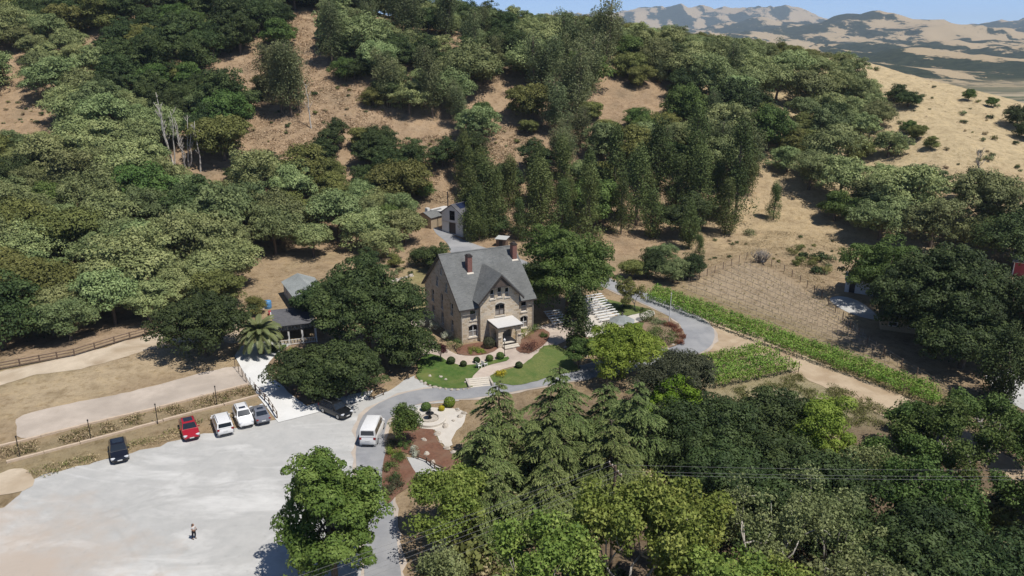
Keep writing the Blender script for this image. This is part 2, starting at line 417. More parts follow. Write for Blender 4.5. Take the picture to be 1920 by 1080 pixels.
M['lawn_dry'] = two('lawn_dry', (.10,.14,.035), (.17,.19,.06), 2.5, .9, .8, .06, 22, c3=(.08,.135,.03), big=.3)
M['mulch'] = two('mulch', (.13,.065,.042), (.22,.11,.07), 3.5, .95, .9, .06, 16, c3=(.20,.12,.08), big=.4)
M['soil'] = two('soil', (.20,.14,.09), (.29,.21,.14), 2.0, .95, .8, .06, 10)
M['kerb'] = two('kerb_timber', (.47,.37,.27), (.58,.47,.36), 2.5, .9, .3, .02)
M['rock'] = two('rock', (.34,.30,.25), (.55,.50,.43), 2.2, .9, .6, .05)
M['shingle'] = None
def shingles(name, c1, c2, c3):
    m, nt, n, l, b = new_mat(name)
    tc = n.new('ShaderNodeTexCoord'); br = n.new('ShaderNodeTexBrick')
    br.inputs['Scale'].default_value = 1.0; br.inputs['Brick Width'].default_value = .45; br.inputs['Row Height'].default_value = .19
    br.inputs['Mortar Size'].default_value = .012; br.offset = .37; br.squash = 1
    br.inputs['Color1'].default_value = (*c1, 1); br.inputs['Color2'].default_value = (*c2, 1); br.inputs['Mortar'].default_value = (*[x*.6 for x in c1], 1)
    l.new(tc.outputs['UV'], br.inputs['Vector'])
    t = noise(n, l, 1.6, 5, .7, tc.outputs['UV']); r = ramp(n, [(.35, (0,0,0)), (.7, (1,1,1))]); l.new(t.outputs[0], r.inputs[0])
    c = mixc(n, l, r.outputs[0], br.outputs['Color'], c3)
    t2 = noise(n, l, .25, 3, .5, tc.outputs['UV']); r2 = ramp(n, [(.3, (.8,.8,.8)), (.7, (1.15,1.15,1.15))]); l.new(t2.outputs[0], r2.inputs[0])
    c = mixc(n, l, 1.0, c, r2.outputs[0], 'MULTIPLY')
    l.new(c, b.inputs['Base Color']); b.inputs['Roughness'].default_value = .9; b.inputs['Specular IOR Level'].default_value = .2
    bump(n, l, b, br.outputs['Fac'], -.5, .02)
    return m
M['shingle'] = shingles('slate_grey_shingles', (.125,.13,.128), (.20,.205,.20), (.165,.17,.165))
M['shingle2'] = shingles('light_grey_shingles', (.25,.27,.26), (.31,.33,.32), (.29,.31,.30))
M['shingle3'] = shingles('charcoal_shingles', (.085,.085,.095), (.14,.14,.15), (.115,.115,.12))
def stone_mat(name, cols, w, h, mortar):
    m, nt, n, l, b = new_mat(name)
    tc = n.new('ShaderNodeTexCoord')
    t0 = noise(n, l, 1.3, 2, .5, tc.outputs['UV'])
    ad = n.new('ShaderNodeVectorMath'); ad.operation = 'SCALE'; ad.inputs[3].default_value = .10; l.new(t0.outputs['Color'], ad.inputs[0])
    av = n.new('ShaderNodeVectorMath'); l.new(tc.outputs['UV'], av.inputs[0]); l.new(ad.outputs[0], av.inputs[1])
    br = n.new('ShaderNodeTexBrick'); br.offset = .43; br.squash = .7; br.squash_frequency = 3
    br.inputs['Scale'].default_value = 1.0; br.inputs['Brick Width'].default_value = w; br.inputs['Row Height'].default_value = h
    br.inputs['Mortar Size'].default_value = .018; br.inputs['Mortar Smooth'].default_value = .3
    br.inputs['Color1'].default_value = (0,0,0,1); br.inputs['Color2'].default_value = (1,1,1,1); br.inputs['Mortar'].default_value = (.5,.5,.5,1)
    l.new(av.outputs[0], br.inputs['Vector'])
    r = ramp(n, cols); l.new(br.outputs['Color'], r.inputs[0])
    t = noise(n, l, 7, 5, .7, tc.outputs['UV']); r2 = ramp(n, [(.3, (.75,.75,.75)), (.7, (1.18,1.16,1.12))]); l.new(t.outputs[0], r2.inputs[0])
    c = mixc(n, l, 1.0, r.outputs[0], r2.outputs[0], 'MULTIPLY')
    c = mixc(n, l, br.outputs['Fac'], c, mortar)
    l.new(c, b.inputs['Base Color']); b.inputs['Roughness'].default_value = .92; b.inputs['Specular IOR Level'].default_value = .2
    hh = mixc(n, l, br.outputs['Fac'], t.outputs['Color'], (0,0,0)); bump(n, l, b, hh, .8, .05)
    return m
M['stone'] = stone_mat('rubble_sandstone', [(0, (.46,.365,.255)), (.35, (.63,.525,.395)), (.7, (.68,.59,.47)), (1, (.56,.50,.415))], .62, .27, (.52,.45,.36))
M['brick'] = stone_mat('red_brick', [(0, (.22,.06,.045)), (1, (.34,.11,.08))], .22, .075, (.3,.2,.17))
M['trim'] = flat('dark_trim', (.05,.04,.036), .6)
M['panel'] = flat('brown_gable_panel', (.10,.075,.06), .7)
M['sill'] = flat('stone_sill', (.60,.55,.47), .8)
M['white'] = flat('white_paint', (.78,.78,.76), .5)
M['membrane'] = flat('white_roof_membrane', (.60,.59,.57), .7, var=.04)
M['offwhite'] = flat('pale_wall', (.66,.65,.62), .8)
M['offwhite2'] = flat('pale_grey_siding', (.46,.47,.45), .8)
M['bluegrey'] = flat('blue_white_wall', (.62,.66,.72), .7)
M['glass'] = flat('dark_glass', (.012,.014,.016), .08, 0, .6)
M['glass2'] = flat('tinted_glass', (.02,.026,.035), .05, 0, .8)
M['blind'] = flat('window_blind', (.30,.27,.24), .6)
M['black'] = flat('black_metal', (.015,.015,.016), .5)
M['steel'] = flat('steel', (.35,.36,.37), .4, .8)
M['timber'] = two('weathered_timber', (.11,.075,.055), (.20,.145,.105), 3, .9, .4, .02)
M['timber_pale'] = two('pale_timber', (.33,.26,.19), (.46,.38,.29), 3, .9, .4, .02)
M['bark'] = two('bark', (.10,.075,.055), (.19,.15,.115), 4, .95, .7, .04)
M['bark_pale'] = two('pale_bark', (.36,.33,.29), (.58,.54,.48), 3, .9, .5, .03)
M['bark_grey'] = two('grey_bark', (.20,.18,.16), (.33,.30,.27), 3, .9, .5, .03)
M['water'] = flat('pool_water', (.012,.018,.014), .04, 0, .6)
M['redbrown'] = flat('red_brown_siding', (.17,.045,.035), .8)
M['barnred'] = flat('barn_red', (.38,.055,.07), .7)
M['blue'] = flat('blue_plastic', (.10,.27,.50), .45)
M['redplastic'] = flat('red_plastic', (.40,.05,.05), .5)
M['wire'] = flat('wire', (.22,.22,.22), .5)
M['solar'] = flat('solar_panel', (.02,.03,.075), .12, .2, .8)
M['tan'] = flat('tan_wall', (.42,.33,.22), .8)

# ------------------------------------------------------------------ ground sheet
def in_poly(px, py, poly):
    r = np.zeros(np.shape(px), bool); j = len(poly)-1
    for i in range(len(poly)):
        xi, yi = poly[i]; xj, yj = poly[j]
        c = ((yi > py) != (yj > py)) & (px < (xj-xi)*(py-yi)/((yj-yi) if yj != yi else 1e-9)+xi)
        r ^= c; j = i
    return r
def wpoly(pts): return [tuple(at(a, b)[:2]) for a, b in pts]
def blur(a, k):
    for _ in range(k):
        a = (a + np.roll(a, 1, 0)+np.roll(a, -1, 0)+np.roll(a, 1, 1)+np.roll(a, -1, 1))/5
    return a
def ground():
    ny, nx = GZ.shape
    co = np.stack([GXX, GYY, GZ], -1).reshape(-1, 3)
    idx = np.arange(nx*ny).reshape(ny, nx)
    q = np.stack([idx[:-1, :-1], idx[:-1, 1:], idx[1:, 1:], idx[1:, :-1]], -1).reshape(-1, 4)
    me = bpy.data.meshes.new('ground')
    me.vertices.add(len(co)); me.vertices.foreach_set('co', co.ravel())
    me.loops.add(q.size); me.loops.foreach_set('vertex_index', q.ravel().astype(np.int32))
    me.polygons.add(len(q)); me.polygons.foreach_set('loop_start', np.arange(0, q.size, 4, dtype=np.int32))
    me.polygons.foreach_set('use_smooth', np.ones(len(q), bool)); me.update(calc_edges=True)
    X, Y, Z = GXX, GYY, GZ
    col = np.empty(Z.shape+(3,)); col[:] = (.365,.262,.168)
    def lay(mask, c):
        nonlocal col
        col = col*(1-mask[..., None]) + np.array(c)*mask[..., None]
    n1 = fbm(X/22, Y/22, 4)
    lay(sstep(45, 85, X)*sstep(150, 175, Y), (.50,.40,.245))                      # golden slope to the right
    lay(sstep(20, 55, X)*sstep(140, 155, Y)*(1-sstep(185, 200, Y)), (.46,.355,.215))
    n0 = fbm(X/9+40, Y/14, 4); hill = sstep(150, 170, Y)*(1-sstep(45, 85, X))
    lay(hill*sstep(.05, .5, n0)*.75, (.27,.205,.135)); lay(hill*sstep(.1, .5, -n0)*.5, (.44,.33,.22))
    flatz = 1-sstep(150, 165, Y)
    lay(flatz, (.36,.27,.17))
    lay(flatz*sstep(.0, .5, n1)*.45, (.30,.26,.14))
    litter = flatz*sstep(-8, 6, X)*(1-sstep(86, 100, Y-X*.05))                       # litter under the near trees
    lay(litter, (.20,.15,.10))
    for pts, c, k, s in [
        ([(1290,540),(1400,488),(1545,560),(1600,610),(1700,705),(1580,660),(1400,590)], (.385,.305,.21), 3, .95),    # young vineyard
        ([(1205,540),(1240,530),(1480,600),(1760,720),(1900,800),(1880,860),(1500,660)], (.27,.22,.12), 3, .9),
        ([(1270,700),(1420,650),(1530,690),(1480,745),(1320,760)], (.30,.25,.15), 3, .9),
        ([(1330,745),(1500,705),(1600,740),(1700,800),(1560,790),(1400,770)], (.36,.33,.20), 4, .8),
        ([(0,720),(160,690),(300,655),(420,650),(430,690),(300,700),(200,735),(90,765),(30,790),(0,850)], (.48,.38,.25), 3, .9),
        ([(0,850),(60,830),(250,780),(480,735),(480,765),(300,805),(100,850),(0,875)], (.31,.25,.155), 2, .9),
        ([(0,640),(150,615),(300,590),(330,612),(150,655),(0,690)], (.42,.31,.21), 3, .9),
        ([(640,480),(780,480),(790,560),(700,560),(640,520)], (.42,.31,.20), 3, .9),
        ([(770,500),(800,500),(790,600),(770,590)], (.20,.22,.07), 3, .9)]:
        m = blur(in_poly(X, Y, wpoly(pts)).astype(float), k)*s; lay(m, c)
    far = sstep(480, 620, np.hypot(X, Y))
    lay(far, (.39,.305,.19))
    valley = far*(1-sstep(VAL+4, VAL+18, Z))*(1-sstep(1500, 2200, Y))
    lay(valley, (.30,.25,.16))
    a = me.color_attributes.new('gcol', 'FLOAT_COLOR', 'POINT')
    a.data.foreach_set('color', np.concatenate([col.reshape(-1, 3), np.ones((nx*ny, 1))], 1).astype(np.float32).ravel())
    b = me.attributes.new('far', 'FLOAT', 'POINT'); b.data.foreach_set('value', (far*(1-valley)).astype(np.float32).ravel())
    b = me.attributes.new('valley', 'FLOAT', 'POINT'); b.data.foreach_set('value', valley.astype(np.float32).ravel())
    m, nt, n, l, bs = new_mat('dry_grass_ground')
    geo = n.new('ShaderNodeNewGeometry'); pos = geo.outputs['Position']
    ga = n.new('ShaderNodeAttribute'); ga.attribute_name = 'gcol'
    fa = n.new('ShaderNodeAttribute'); fa.attribute_name = 'far'
    va = n.new('ShaderNodeAttribute'); va.attribute_name = 'valley'
    t1 = noise(n, l, .35, 6, .7, pos); r1 = ramp(n, [(.3, (.72,.70,.66)), (.5, (1,1,1)), (.72, (1.2,1.18,1.12))]); l.new(t1.outputs[0], r1.inputs[0])
    c = mixc(n, l, 1.0, ga.outputs['Color'], r1.outputs[0], 'MULTIPLY')
    t2 = noise(n, l, .95, 6, .78, pos, .3); r2 = ramp(n, [(.50, (0,0,0)), (.66, (.85,.85,.85))]); l.new(t2.outputs[0], r2.inputs[0])
    c2 = mixc(n, l, 1.0, c, (.62,.58,.48), 'MULTIPLY')
    nf = n.new('ShaderNodeMath'); nf.operation = 'SUBTRACT'; nf.inputs[0].default_value = 1; l.new(fa.outputs['Fac'], nf.inputs[1])
    mm = n.new('ShaderNodeMath'); mm.operation = 'MULTIPLY'; l.new(r2.outputs[0], mm.inputs[0]); l.new(nf.outputs[0], mm.inputs[1])
    c = mixc(n, l, mm.outputs[0], c, c2)
    # far woodland, following slope aspect and patches
    mpw = n.new('ShaderNodeMapping'); mpw.inputs['Scale'].default_value = (1, .38, 2.2); l.new(pos, mpw.inputs[0])
    w1 = noise(n, l, .0026, 6, .62, mpw.outputs[0], .8); w2 = noise(n, l, .013, 5, .7, mpw.outputs[0], .4)
    sx = n.new('ShaderNodeSeparateXYZ'); l.new(geo.outputs['Normal'], sx.inputs[0])
    sm = n.new('ShaderNodeMath'); sm.operation = 'MULTIPLY'; sm.inputs[1].default_value = -.75; l.new(sx.outputs[0], sm.inputs[0])
    ad = n.new('ShaderNodeMath'); ad.operation = 'ADD'; l.new(w1.outputs[0], ad.inputs[0]); l.new(sm.outputs[0], ad.inputs[1])
    w4 = noise(n, l, .045, 4, .75, pos); w24 = n.new('ShaderNodeMath'); w24.operation = 'MULTIPLY_ADD'; w24.inputs[1].default_value = .55; l.new(w4.outputs[0], w24.inputs[0]); l.new(w2.outputs[0], w24.inputs[2])
    h2 = n.new('ShaderNodeMath'); h2.operation = 'MULTIPLY_ADD'; h2.inputs[1].default_value = .50; l.new(w24.outputs[0], h2.inputs[0]); l.new(ad.outputs[0], h2.inputs[2])
    wr = ramp(n, [(.888, (0,0,0)), (.922, (1,1,1))]); l.new(h2.outputs[0], wr.inputs[0])
    wf = n.new('ShaderNodeMath'); wf.operation = 'MULTIPLY'; l.new(wr.outputs[0], wf.inputs[0]); l.new(fa.outputs['Fac'], wf.inputs[1])
    w3 = noise(n, l, .05, 3, .7, pos); wc = ramp(n, [(.35, (.018,.026,.014)), (.7, (.05,.06,.032))]); l.new(w3.outputs[0], wc.inputs[0])
    c = mixc(n, l, wf.outputs[0], c, wc.outputs[0])
    # valley fields
    mp = n.new('ShaderNodeMapping'); mp.inputs['Scale'].default_value = (.004, .011, 1); l.new(pos, mp.inputs[0])
    vo = n.new('ShaderNodeTexVoronoi'); vo.inputs['Scale'].default_value = 1; vo.distance = 'MANHATTAN'; l.new(mp.outputs[0], vo.inputs['Vector'])
    vs = n.new('ShaderNodeSeparateXYZ'); l.new(vo.outputs['Color'], vs.inputs[0])
    vr = ramp(n, [(0, (.10,.11,.055)), (.3, (.26,.22,.145)), (.55, (.09,.10,.06)), (.8, (.36,.30,.20)), (1, (.17,.17,.09))]); vr.color_ramp.interpolation = 'CONSTANT'
    l.new(vs.outputs[0], vr.inputs[0])
    c = mixc(n, l, va.outputs['Fac'], c, vr.outputs[0])
    l.new(c, bs.inputs['Base Color']); bs.inputs['Roughness'].default_value = .95; bs.inputs['Specular IOR Level'].default_value = .1
    bt = noise(n, l, 1.1, 7, .75, pos); bump(n, l, bs, bt.outputs[0], 1.0, .45)
    me.materials.append(m)
    return tag(link('ground', me), kind='structure')
ground()

def catmull(p, closed=True, step=.9):
    p = [Vector((*q[:2], 0)) for q in p]; out = []; n = len(p)
    for i in range(n if closed else n-1):
        if closed: a, b, c, d = p[i-1], p[i], p[(i+1) % n], p[(i+2) % n]
        else: a, b, c, d = p[max(i-1, 0)], p[i], p[i+1], p[min(i+2, n-1)]
        k = max(1, int((c-b).length/step))
        for j in range(k):
            t = j/k
            out.append(.5*((2*b)+(c-a)*t+(2*a-5*b+4*c-d)*t*t+(3*b-a-3*c+d)*t*t*t))
    if not closed: out.append(p[-1])
    return out
def drape(name, outline, mat, off, kind='structure', jit=0.0, seed=0):
    pts = [(q[0], q[1]) for q in outline]
    if jit:
        pts = [(x+jit*float(fbm(x*.45+seed, y*.45, 3)), y+jit*float(fbm(x*.45+31, y*.45+seed, 3))) for x, y in pts]
    bm = bmesh.new(); vs = [bm.verts.new((x, y, 0)) for x, y in pts]
    f = bm.faces.new(vs); bm.normal_update()
    if f.normal.z < 0: f.normal_flip()
    bmesh.ops.triangulate(bm, faces=[f])
    xs = [p[0] for p in pts]; ys = [p[1] for p in pts]
    for gl, lo, hi, nrm in ((GX, min(xs), max(xs), (1, 0, 0)), (GY, min(ys), max(ys), (0, 1, 0))):
        for g in gl[(gl > lo) & (gl < hi)]:
            bmesh.ops.bisect_plane(bm, geom=bm.verts[:]+bm.edges[:]+bm.faces[:], plane_co=(nrm[0]*g, nrm[1]*g, 0), plane_no=nrm, dist=1e-5)
    co = np.array([v.co[:2] for v in bm.verts]); z = hz(co[:, 0], co[:, 1])+off
    for v, q in zip(bm.verts, z): v.co.z = q
    bm.normal_update()
    me = bpy.data.meshes.new(name); bm.to_mesh(me); bm.free()
    me.materials.append(M[mat]); me.polygons.foreach_set('use_smooth', [True]*len(me.polygons))
    return tag(link(name, me), kind=kind)
def sheet(name, px, mat, off, smooth=True, jit=0.0, seed=0):
    w = wpoly(px); o = catmull(w) if smooth else [Vector((*p, 0)) for p in w]
    if not smooth and jit: o = catmull_lin(w)
    return drape(name, o, mat, off, jit=jit, seed=seed)
def catmull_lin(w):
    out = []
    for i in range(len(w)):
        a = Vector((*w[i], 0)); b = Vector((*w[(i+1) % len(w)], 0)); k = max(1, int((b-a).length/.9))
        out += [a.lerp(b, j/k) for j in range(k)]
    return out
def ribbon_outline(px, widths, step=1.2):
    w = [at(a, b) for a, b in px]
    c = catmull(w, False, step)
    L = [0]
    for i in range(1, len(c)): L.append(L[-1]+(c[i]-c[i-1]).length)
    wl = [0]; 
    for i in range(1, len(w)): wl.append(wl[-1]+(Vector(w[i][:2])-Vector(w[i-1][:2])).length)
    wd = np.interp(np.array(L)/L[-1], np.array(wl)/wl[-1], widths)
    le, ri = [], []
    for i, p in enumerate(c):
        d = (c[min(i+1, len(c)-1)]-c[max(i-1, 0)]).normalized(); n = Vector((-d.y, d.x, 0))
        le.append(p+n*wd[i]/2); ri.append(p-n*wd[i]/2)
    return ri + le[::-1]

sheet('gravel_lot', [(-150,1200),(-150,985),(-10,960),(35,925),(75,893),(200,862),(350,822),(480,795),(580,775),(640,755),(700,742),(745,722),(775,705),(800,722),(860,735),(860,750),(780,765),(728,800),(705,860),(722,960),(735,1060),(740,1180)], 'gravel', .03, True, .8, 3)
sheet('dirt_track', [(-60,740),(-60,712),(0,697),(100,675),(200,650),(300,625),(380,612),(450,600),(450,640),(380,640),(300,650),(170,688),(60,705),(0,722)], 'track', .03, True, .7, 5)
sheet('terrace_pad', [(32,800),(45,779),(130,757),(230,738),(320,715),(430,688),(455,692),(468,720),(380,740),(250,775),(120,806),(40,822)], 'pad', .03, True, .5, 9)
ROAD = ([(728,1200),(716,1060),(708,960),(697,880),(694,820),(705,783),(745,757),(800,742),(880,735),(960,722),(1060,704),(1160,686),(1235,668),(1290,648),(1308,628),(1300,606),(1265,585),(1225,566),(1180,548),(1135,530),(1110,515)], [3.2,3.2,3.2,3.2,3.3,3.6,3.8,3.8,3.8,3.8,3.8,4.2,5,5.6,5.4,4.8,4.4,4,4,4,4])
drape('road_verge', ribbon_outline(ROAD[0], [w+.7 for w in ROAD[1]]), 'pad', .045, jit=.7, seed=4)
drape('asphalt_road', ribbon_outline(*ROAD), 'asphalt', .075, jit=.22, seed=6)
sheet('farm_road', [(1330,660),(1250,692),(1215,700),(1225,684),(1290,664),(1332,636),(1330,606),(1310,590),(1340,594),(1420,626),(1500,662),(1600,705),(1700,745),(1790,795),(1900,862),(1980,910),(1960,935),(1870,888),(1780,840),(1690,795),(1600,752),(1520,714),(1440,678),(1390,662)], 'farmroad', .03, True, .6, 2)
sheet('concrete_drive', [(440,668),(452,650),(500,640),(545,646),(553,656),(520,672),(507,684),(506,692),(540,736),(575,762),(640,744),(700,732),(690,748),(620,768),(522,793),(478,736)], 'concrete', .09, False)
sheet('rear_driveway', [(812,424),(835,432),(858,445),(905,463),(960,480),(1000,500),(960,520),(900,500),(850,478),(838,456),(818,438)], 'asphalt', .03, True)
sheet('garden_paving', [(884,729),(921,717),(921,705),(945,692),(990,680),(1030,655),(1060,640),(1100,622),(1085,600),(1000,615),(960,640),(930,650),(900,658),(862,666),(830,650),(800,632),(775,590),(765,596),(778,640),(795,668),(812,690),(872,700)], 'paving', .06, True)
sheet('lawn', [(781,705),(787,676),(806,664),(844,680),(866,686),(894,684),(955,670),(957,674),(899,692),(885,707),(883,727),(860,731),(819,726),(787,715)], 'lawn', .12, True, .45, 3)
tag(sheet('lawn', [(919,706),(929,699),(973,688),(992,677),(1023,649),(1052,652),(1072,676),(1085,694),(1023,711),(973,722),(922,717)], 'lawn_dry', .12, True, .45, 3))
sheet('plaza', [(1098,597),(1060,580),(1095,560),(1120,560),(1135,575),(1162,596),(1213,582),(1228,590),(1182,610),(1130,628),(1098,632)], 'plaza', .10, True)
sheet('lawn', [(1122,560),(1158,567),(1214,582),(1176,593),(1160,592),(1131,572)], 'lawn_dry', .14)
sheet('lawn', [(1183,613),(1208,606),(1240,628),(1232,650),(1190,668),(1100,664),(1095,640),(1130,630)], 'lawn', .14, True, .4, 5)
sheet('flower_bed', [(1205,612),(1222,600),(1250,598),(1272,610),(1284,630),(1275,645),(1245,655),(1215,645)], 'soil', .18, True)
sheet('house_bed', [(858,664),(862,650),(930,640),(934,654),(915,664),(885,668)], 'mulch', .11)
sheet('house_bed', [(968,648),(1004,618),(1030,624),(1022,645),(992,664),(975,662)], 'mulch', .11)
sheet('garden_bed', [(768,795),(792,805),(812,806),(820,826),(838,845),(868,855),(890,878),(870,900),(842,884),(786,858),(766,852),(736,840),(748,815)], 'mulch', .10)
sheet('garden_bed', [(724,848),(745,843),(766,868),(783,896),(770,912),(745,928),(724,948),(716,900)], 'mulch', .10)
sheet('garden_path', [(762,858),(787,860),(840,886),(868,902),(850,930),(800,915),(785,898),(768,868)], 'gravel', .08)
sheet('stone_terrace', [(768,778),(790,764),(830,766),(866,770),(872,792),(850,815),(846,836),(834,842),(824,826),(814,806),(790,803)], 'plaza', .07, True, .5, 14)
sheet('soil_bed', [(500,690),(560,640),(620,650),(700,680),(720,725),(640,742),(580,758),(545,735)], 'soil', .12)
sheet('shed_yard', [(1556,560),(1580,556),(1615,568),(1645,592),(1640,600),(1600,590),(1570,575)], 'gravel', .05)
sheet('shed_yard', [(1850,700),(1935,700),(1960,780),(1880,745)], 'gravel', .05)
sheet('dirt_mound_base', [(-20,900),(30,878),(62,890),(60,912),(20,925),(-20,930)], 'track', .06, True, .5, 8)
# ------------------------------------------------------------------ buildings
def arch_prof(w, h, rise, n=8):
    """window outline in (x,z), sill at z=0"""
    if not rise: return [(-w/2, 0), (w/2, 0), (w/2, h), (-w/2, h)]
    s = h-rise; p = [(-w/2, 0), (w/2, 0)]
    for i in range(n+1):
        a = i/n; x = w/2-w*a; p.append((x, s+rise*(1-(2*a-1)**2)))
    return p
def cut_prism(cut, prof, loc, rz, depth=.32):
    R = Matrix.Rotation(rz, 3, 'Z'); n = len(prof); L = Vector(loc)
    vs = [L+R @ Vector((x, -.4, z)) for x, z in prof]+[L+R @ Vector((x, depth, z)) for x, z in prof]
    cut.add(vs, [tuple(range(n)), tuple(range(2*n-1, n-1, -1))]+[((i+1) % n, i, n+i, n+(i+1) % n) for i in range(n)])
def window(parent, loc, rz, w, h, rise=0, double=False, frame='white', blind=True, sill=True, glass='glass', name='window', depth=.32):
    """frame with pane, sill and blind as sub-parts; local y runs into the wall"""
    fr = MB(); t = .07; y = depth*.62
    fr.box((-w/2+t/2, y, (h-rise)/2), (t, .06, h-rise)); fr.box((w/2-t/2, y, (h-rise)/2), (t, .06, h-rise))
    fr.box((0, y, t/2), (w, .062, t)); fr.box((0, y-.01, h*.48), (w-.02, .062, t*.9))
    if rise:
        pr = arch_prof(w, h, rise)[2:]; pr2 = arch_prof(w-.14, h-.07, rise)[2:]
        for i in range(len(pr)-1):
            q = [(pr[i][0], y, pr[i][1]), (pr[i+1][0], y, pr[i+1][1]), (pr2[i+1][0], y, pr2[i+1][1]), (pr2[i][0], y, pr2[i][1])]
            fr.add(q, [(0, 1, 2, 3)])
    else: fr.box((0, y, h-t/2), (w, .062, t))
    if double: fr.box((0, y-.008, h/2-.04), (.09, .07, h-.1-rise*.3))
    o = fr.build(name, frame, parent, loc=loc); o.rotation_euler = (0, 0, rz)
    p = arch_prof(w-.02, h-.01, rise); g = MB(); n = len(p)
    g.add([(x, depth*.8, z) for x, z in p], [tuple(range(n))]); g.build('pane', glass, o)
    if blind: MB().add([(-w/2+.06, depth*.76, .05), (w/2-.06, depth*.76, .05), (w/2-.06, depth*.76, h*.46), (-w/2+.06, depth*.76, h*.46)], [(0, 1, 2, 3)]).build('blind', 'blind', o)
    if sill: MB().box((0, .04, -.10), (w+.3, .26, .17)).build('sill', 'sill', o)
    return o

# ---- the stone house
def stone_house():
    z0 = 1.45; W, D, EH, RH = 12.4, 15.0, 5.8, 12.2
    root = empty('stone_house', (-7.7, 109.4, z0), math.radians(27), 'large two storey stone house with steep grey shingle roof and arched porch', 'house')
    bx0, bx1, by = 2.95, 9.55, -.62; ap = 10.0; bc = (bx0+bx1)/2
    body = MB()
    body.xprism([(0, -.8), (D, -.8), (D, EH), (D/2, RH-.25), (0, EH)], 0, W)
    cut = MB(); wins = []
    for x, z, w, h, r, dbl in [(2.05, .75, 1.55, 1.95, .28, True), (2.05, 3.45, 1.0, 1.85, 0, False), (10.75, 3.45, 1.0, 1.85, 0, False), (10.75, .75, 1.3, 1.95, .28, True)]:
        L = (x, 0, z); cut_prism(cut, arch_prof(w, h, r), L, 0); wins.append((L, 0, w, h, r, dbl))
    for y, z, w, h, r in [(3.5, .8, 1.1, 1.9, 0), (7.5, .7, 1.0, 2.2, .2), (11.4, .8, 1.1, 1.9, 0), (3.5, 3.5, 1.1, 1.9, 0), (7.5, 3.3, 1.0, 2.6, .2), (11.4, 3.5, 1.1, 1.9, 0), (5.6, 6.6, .9, 1.5, 0), (9.4, 6.6, .9, 1.5, 0), (7.5, 9.0, .6, 1.1, .15)]:
        L = (0, y, z); cut_prism(cut, arch_prof(w, h, r), L, -math.pi/2); wins.append((L, -math.pi/2, w, h, r, False))
    boolean(body, cut, 'wall', 'stone', root)
    bay = MB(); bay.xprism([(bx0, -.8), (bx1, -.8), (bx1, 6.6), (bc, ap), (bx0, 6.6)], by, 3.2, 'y')
    cut = MB(); bw = []
    for x, z, w, h, r, dbl in [(bc, 3.75, 1.6, 1.95, .3, True), (bc-1.25, 6.55, .72, 1.45, 0, False), (bc, 6.7, .72, 1.5, 0, False), (bc+1.25, 6.55, .72, 1.45, 0, False)]:
        L = (x, by, z); cut_prism(cut, arch_prof(w, h, r), L, 0); bw.append((L, 0, w, h, r, dbl))
    cut_prism(cut, arch_prof(1.5, 2.4, .25), (bc, by, .35), 0); 
    boolean(bay, cut, 'front_bay', 'stone', root)
    for L, rz, w, h, r, dbl in wins: window(root, L, rz, w, h, r, dbl)
    for i, (L, rz, w, h, r, dbl) in enumerate(bw):
        window(root, L, rz, w, h, r, dbl, frame='panel' if i == 0 else 'white')
    d = MB().box((bc, by+.2, 1.5), (1.35, .08, 2.25)).build('door', 'panel', root); MB().ball((bc+.5, by+.13, 1.4), .05).build('handle', 'steel', d)
    # hood stones over the arched windows
    for L, rz, w, h, r, dbl in wins[:4]+bw[:1]:
        a = MB(); pr = arch_prof(w+.1, h+.04, r)[2:] if r else [(w/2+.1, h+.02), (-w/2-.1, h+.02)]
        for i in range(len(pr)-1):
            x0, zz0 = pr[i]; x1, zz1 = pr[i+1]; y0 = L[1]
            a.add([(L[0]+x0, y0-.05, L[2]+zz0), (L[0]+x1, y0-.05, L[2]+zz1), (L[0]+x1, y0-.05, L[2]+zz1+.2), (L[0]+x0, y0-.05, L[2]+zz0+.2),
                   (L[0]+x0, y0+.05, L[2]+zz0), (L[0]+x1, y0+.05, L[2]+zz1), (L[0]+x1, y0+.05, L[2]+zz1+.2), (L[0]+x0, y0+.05, L[2]+zz0+.2)],
                  [(3,2,1,0),(0,1,5,4),(2,3,7,6),(4,5,6,7)])
        a.build('window_head', 'sill', root)
    # roof
    sl = (RH-EH)/(D/2); ov = .45; ex = .4
    rf = MB()
    rf.slab([(-ex, -ov, EH-ov*sl+.02), (W+ex, -ov, EH-ov*sl+.02), (W+ex, D/2, RH+.02), (-ex, D/2, RH+.02)], .22)
    rf.slab([(W+ex, D+ov, EH-ov*sl+.02), (-ex, D+ov, EH-ov*sl+.02), (-ex, D/2, RH+.02), (W+ex, D/2, RH+.02)], .22)
    roof = rf.build('roof', 'shingle', root)
    hw = (bx1-bx0)/2; gs = 1.05; go = .55; yb = (ap+.25-EH)/sl
    g = MB(); fy = by-.6
    g.slab([(bc-hw-go, fy, ap+.3-(hw+go)*gs), (bc, fy, ap+.3), (bc, yb+.3, ap+.3), (bc-hw-go, yb+.3, ap+.3-(hw+go)*gs)][::-1], .2)
    g.slab([(bc, fy, ap+.3), (bc+hw+go, fy, ap+.3-(hw+go)*gs), (bc+hw+go, yb+.3, ap+.3-(hw+go)*gs), (bc, yb+.3, ap+.3)][::-1], .2)
    g.build('gable_roof', 'shingle', root)
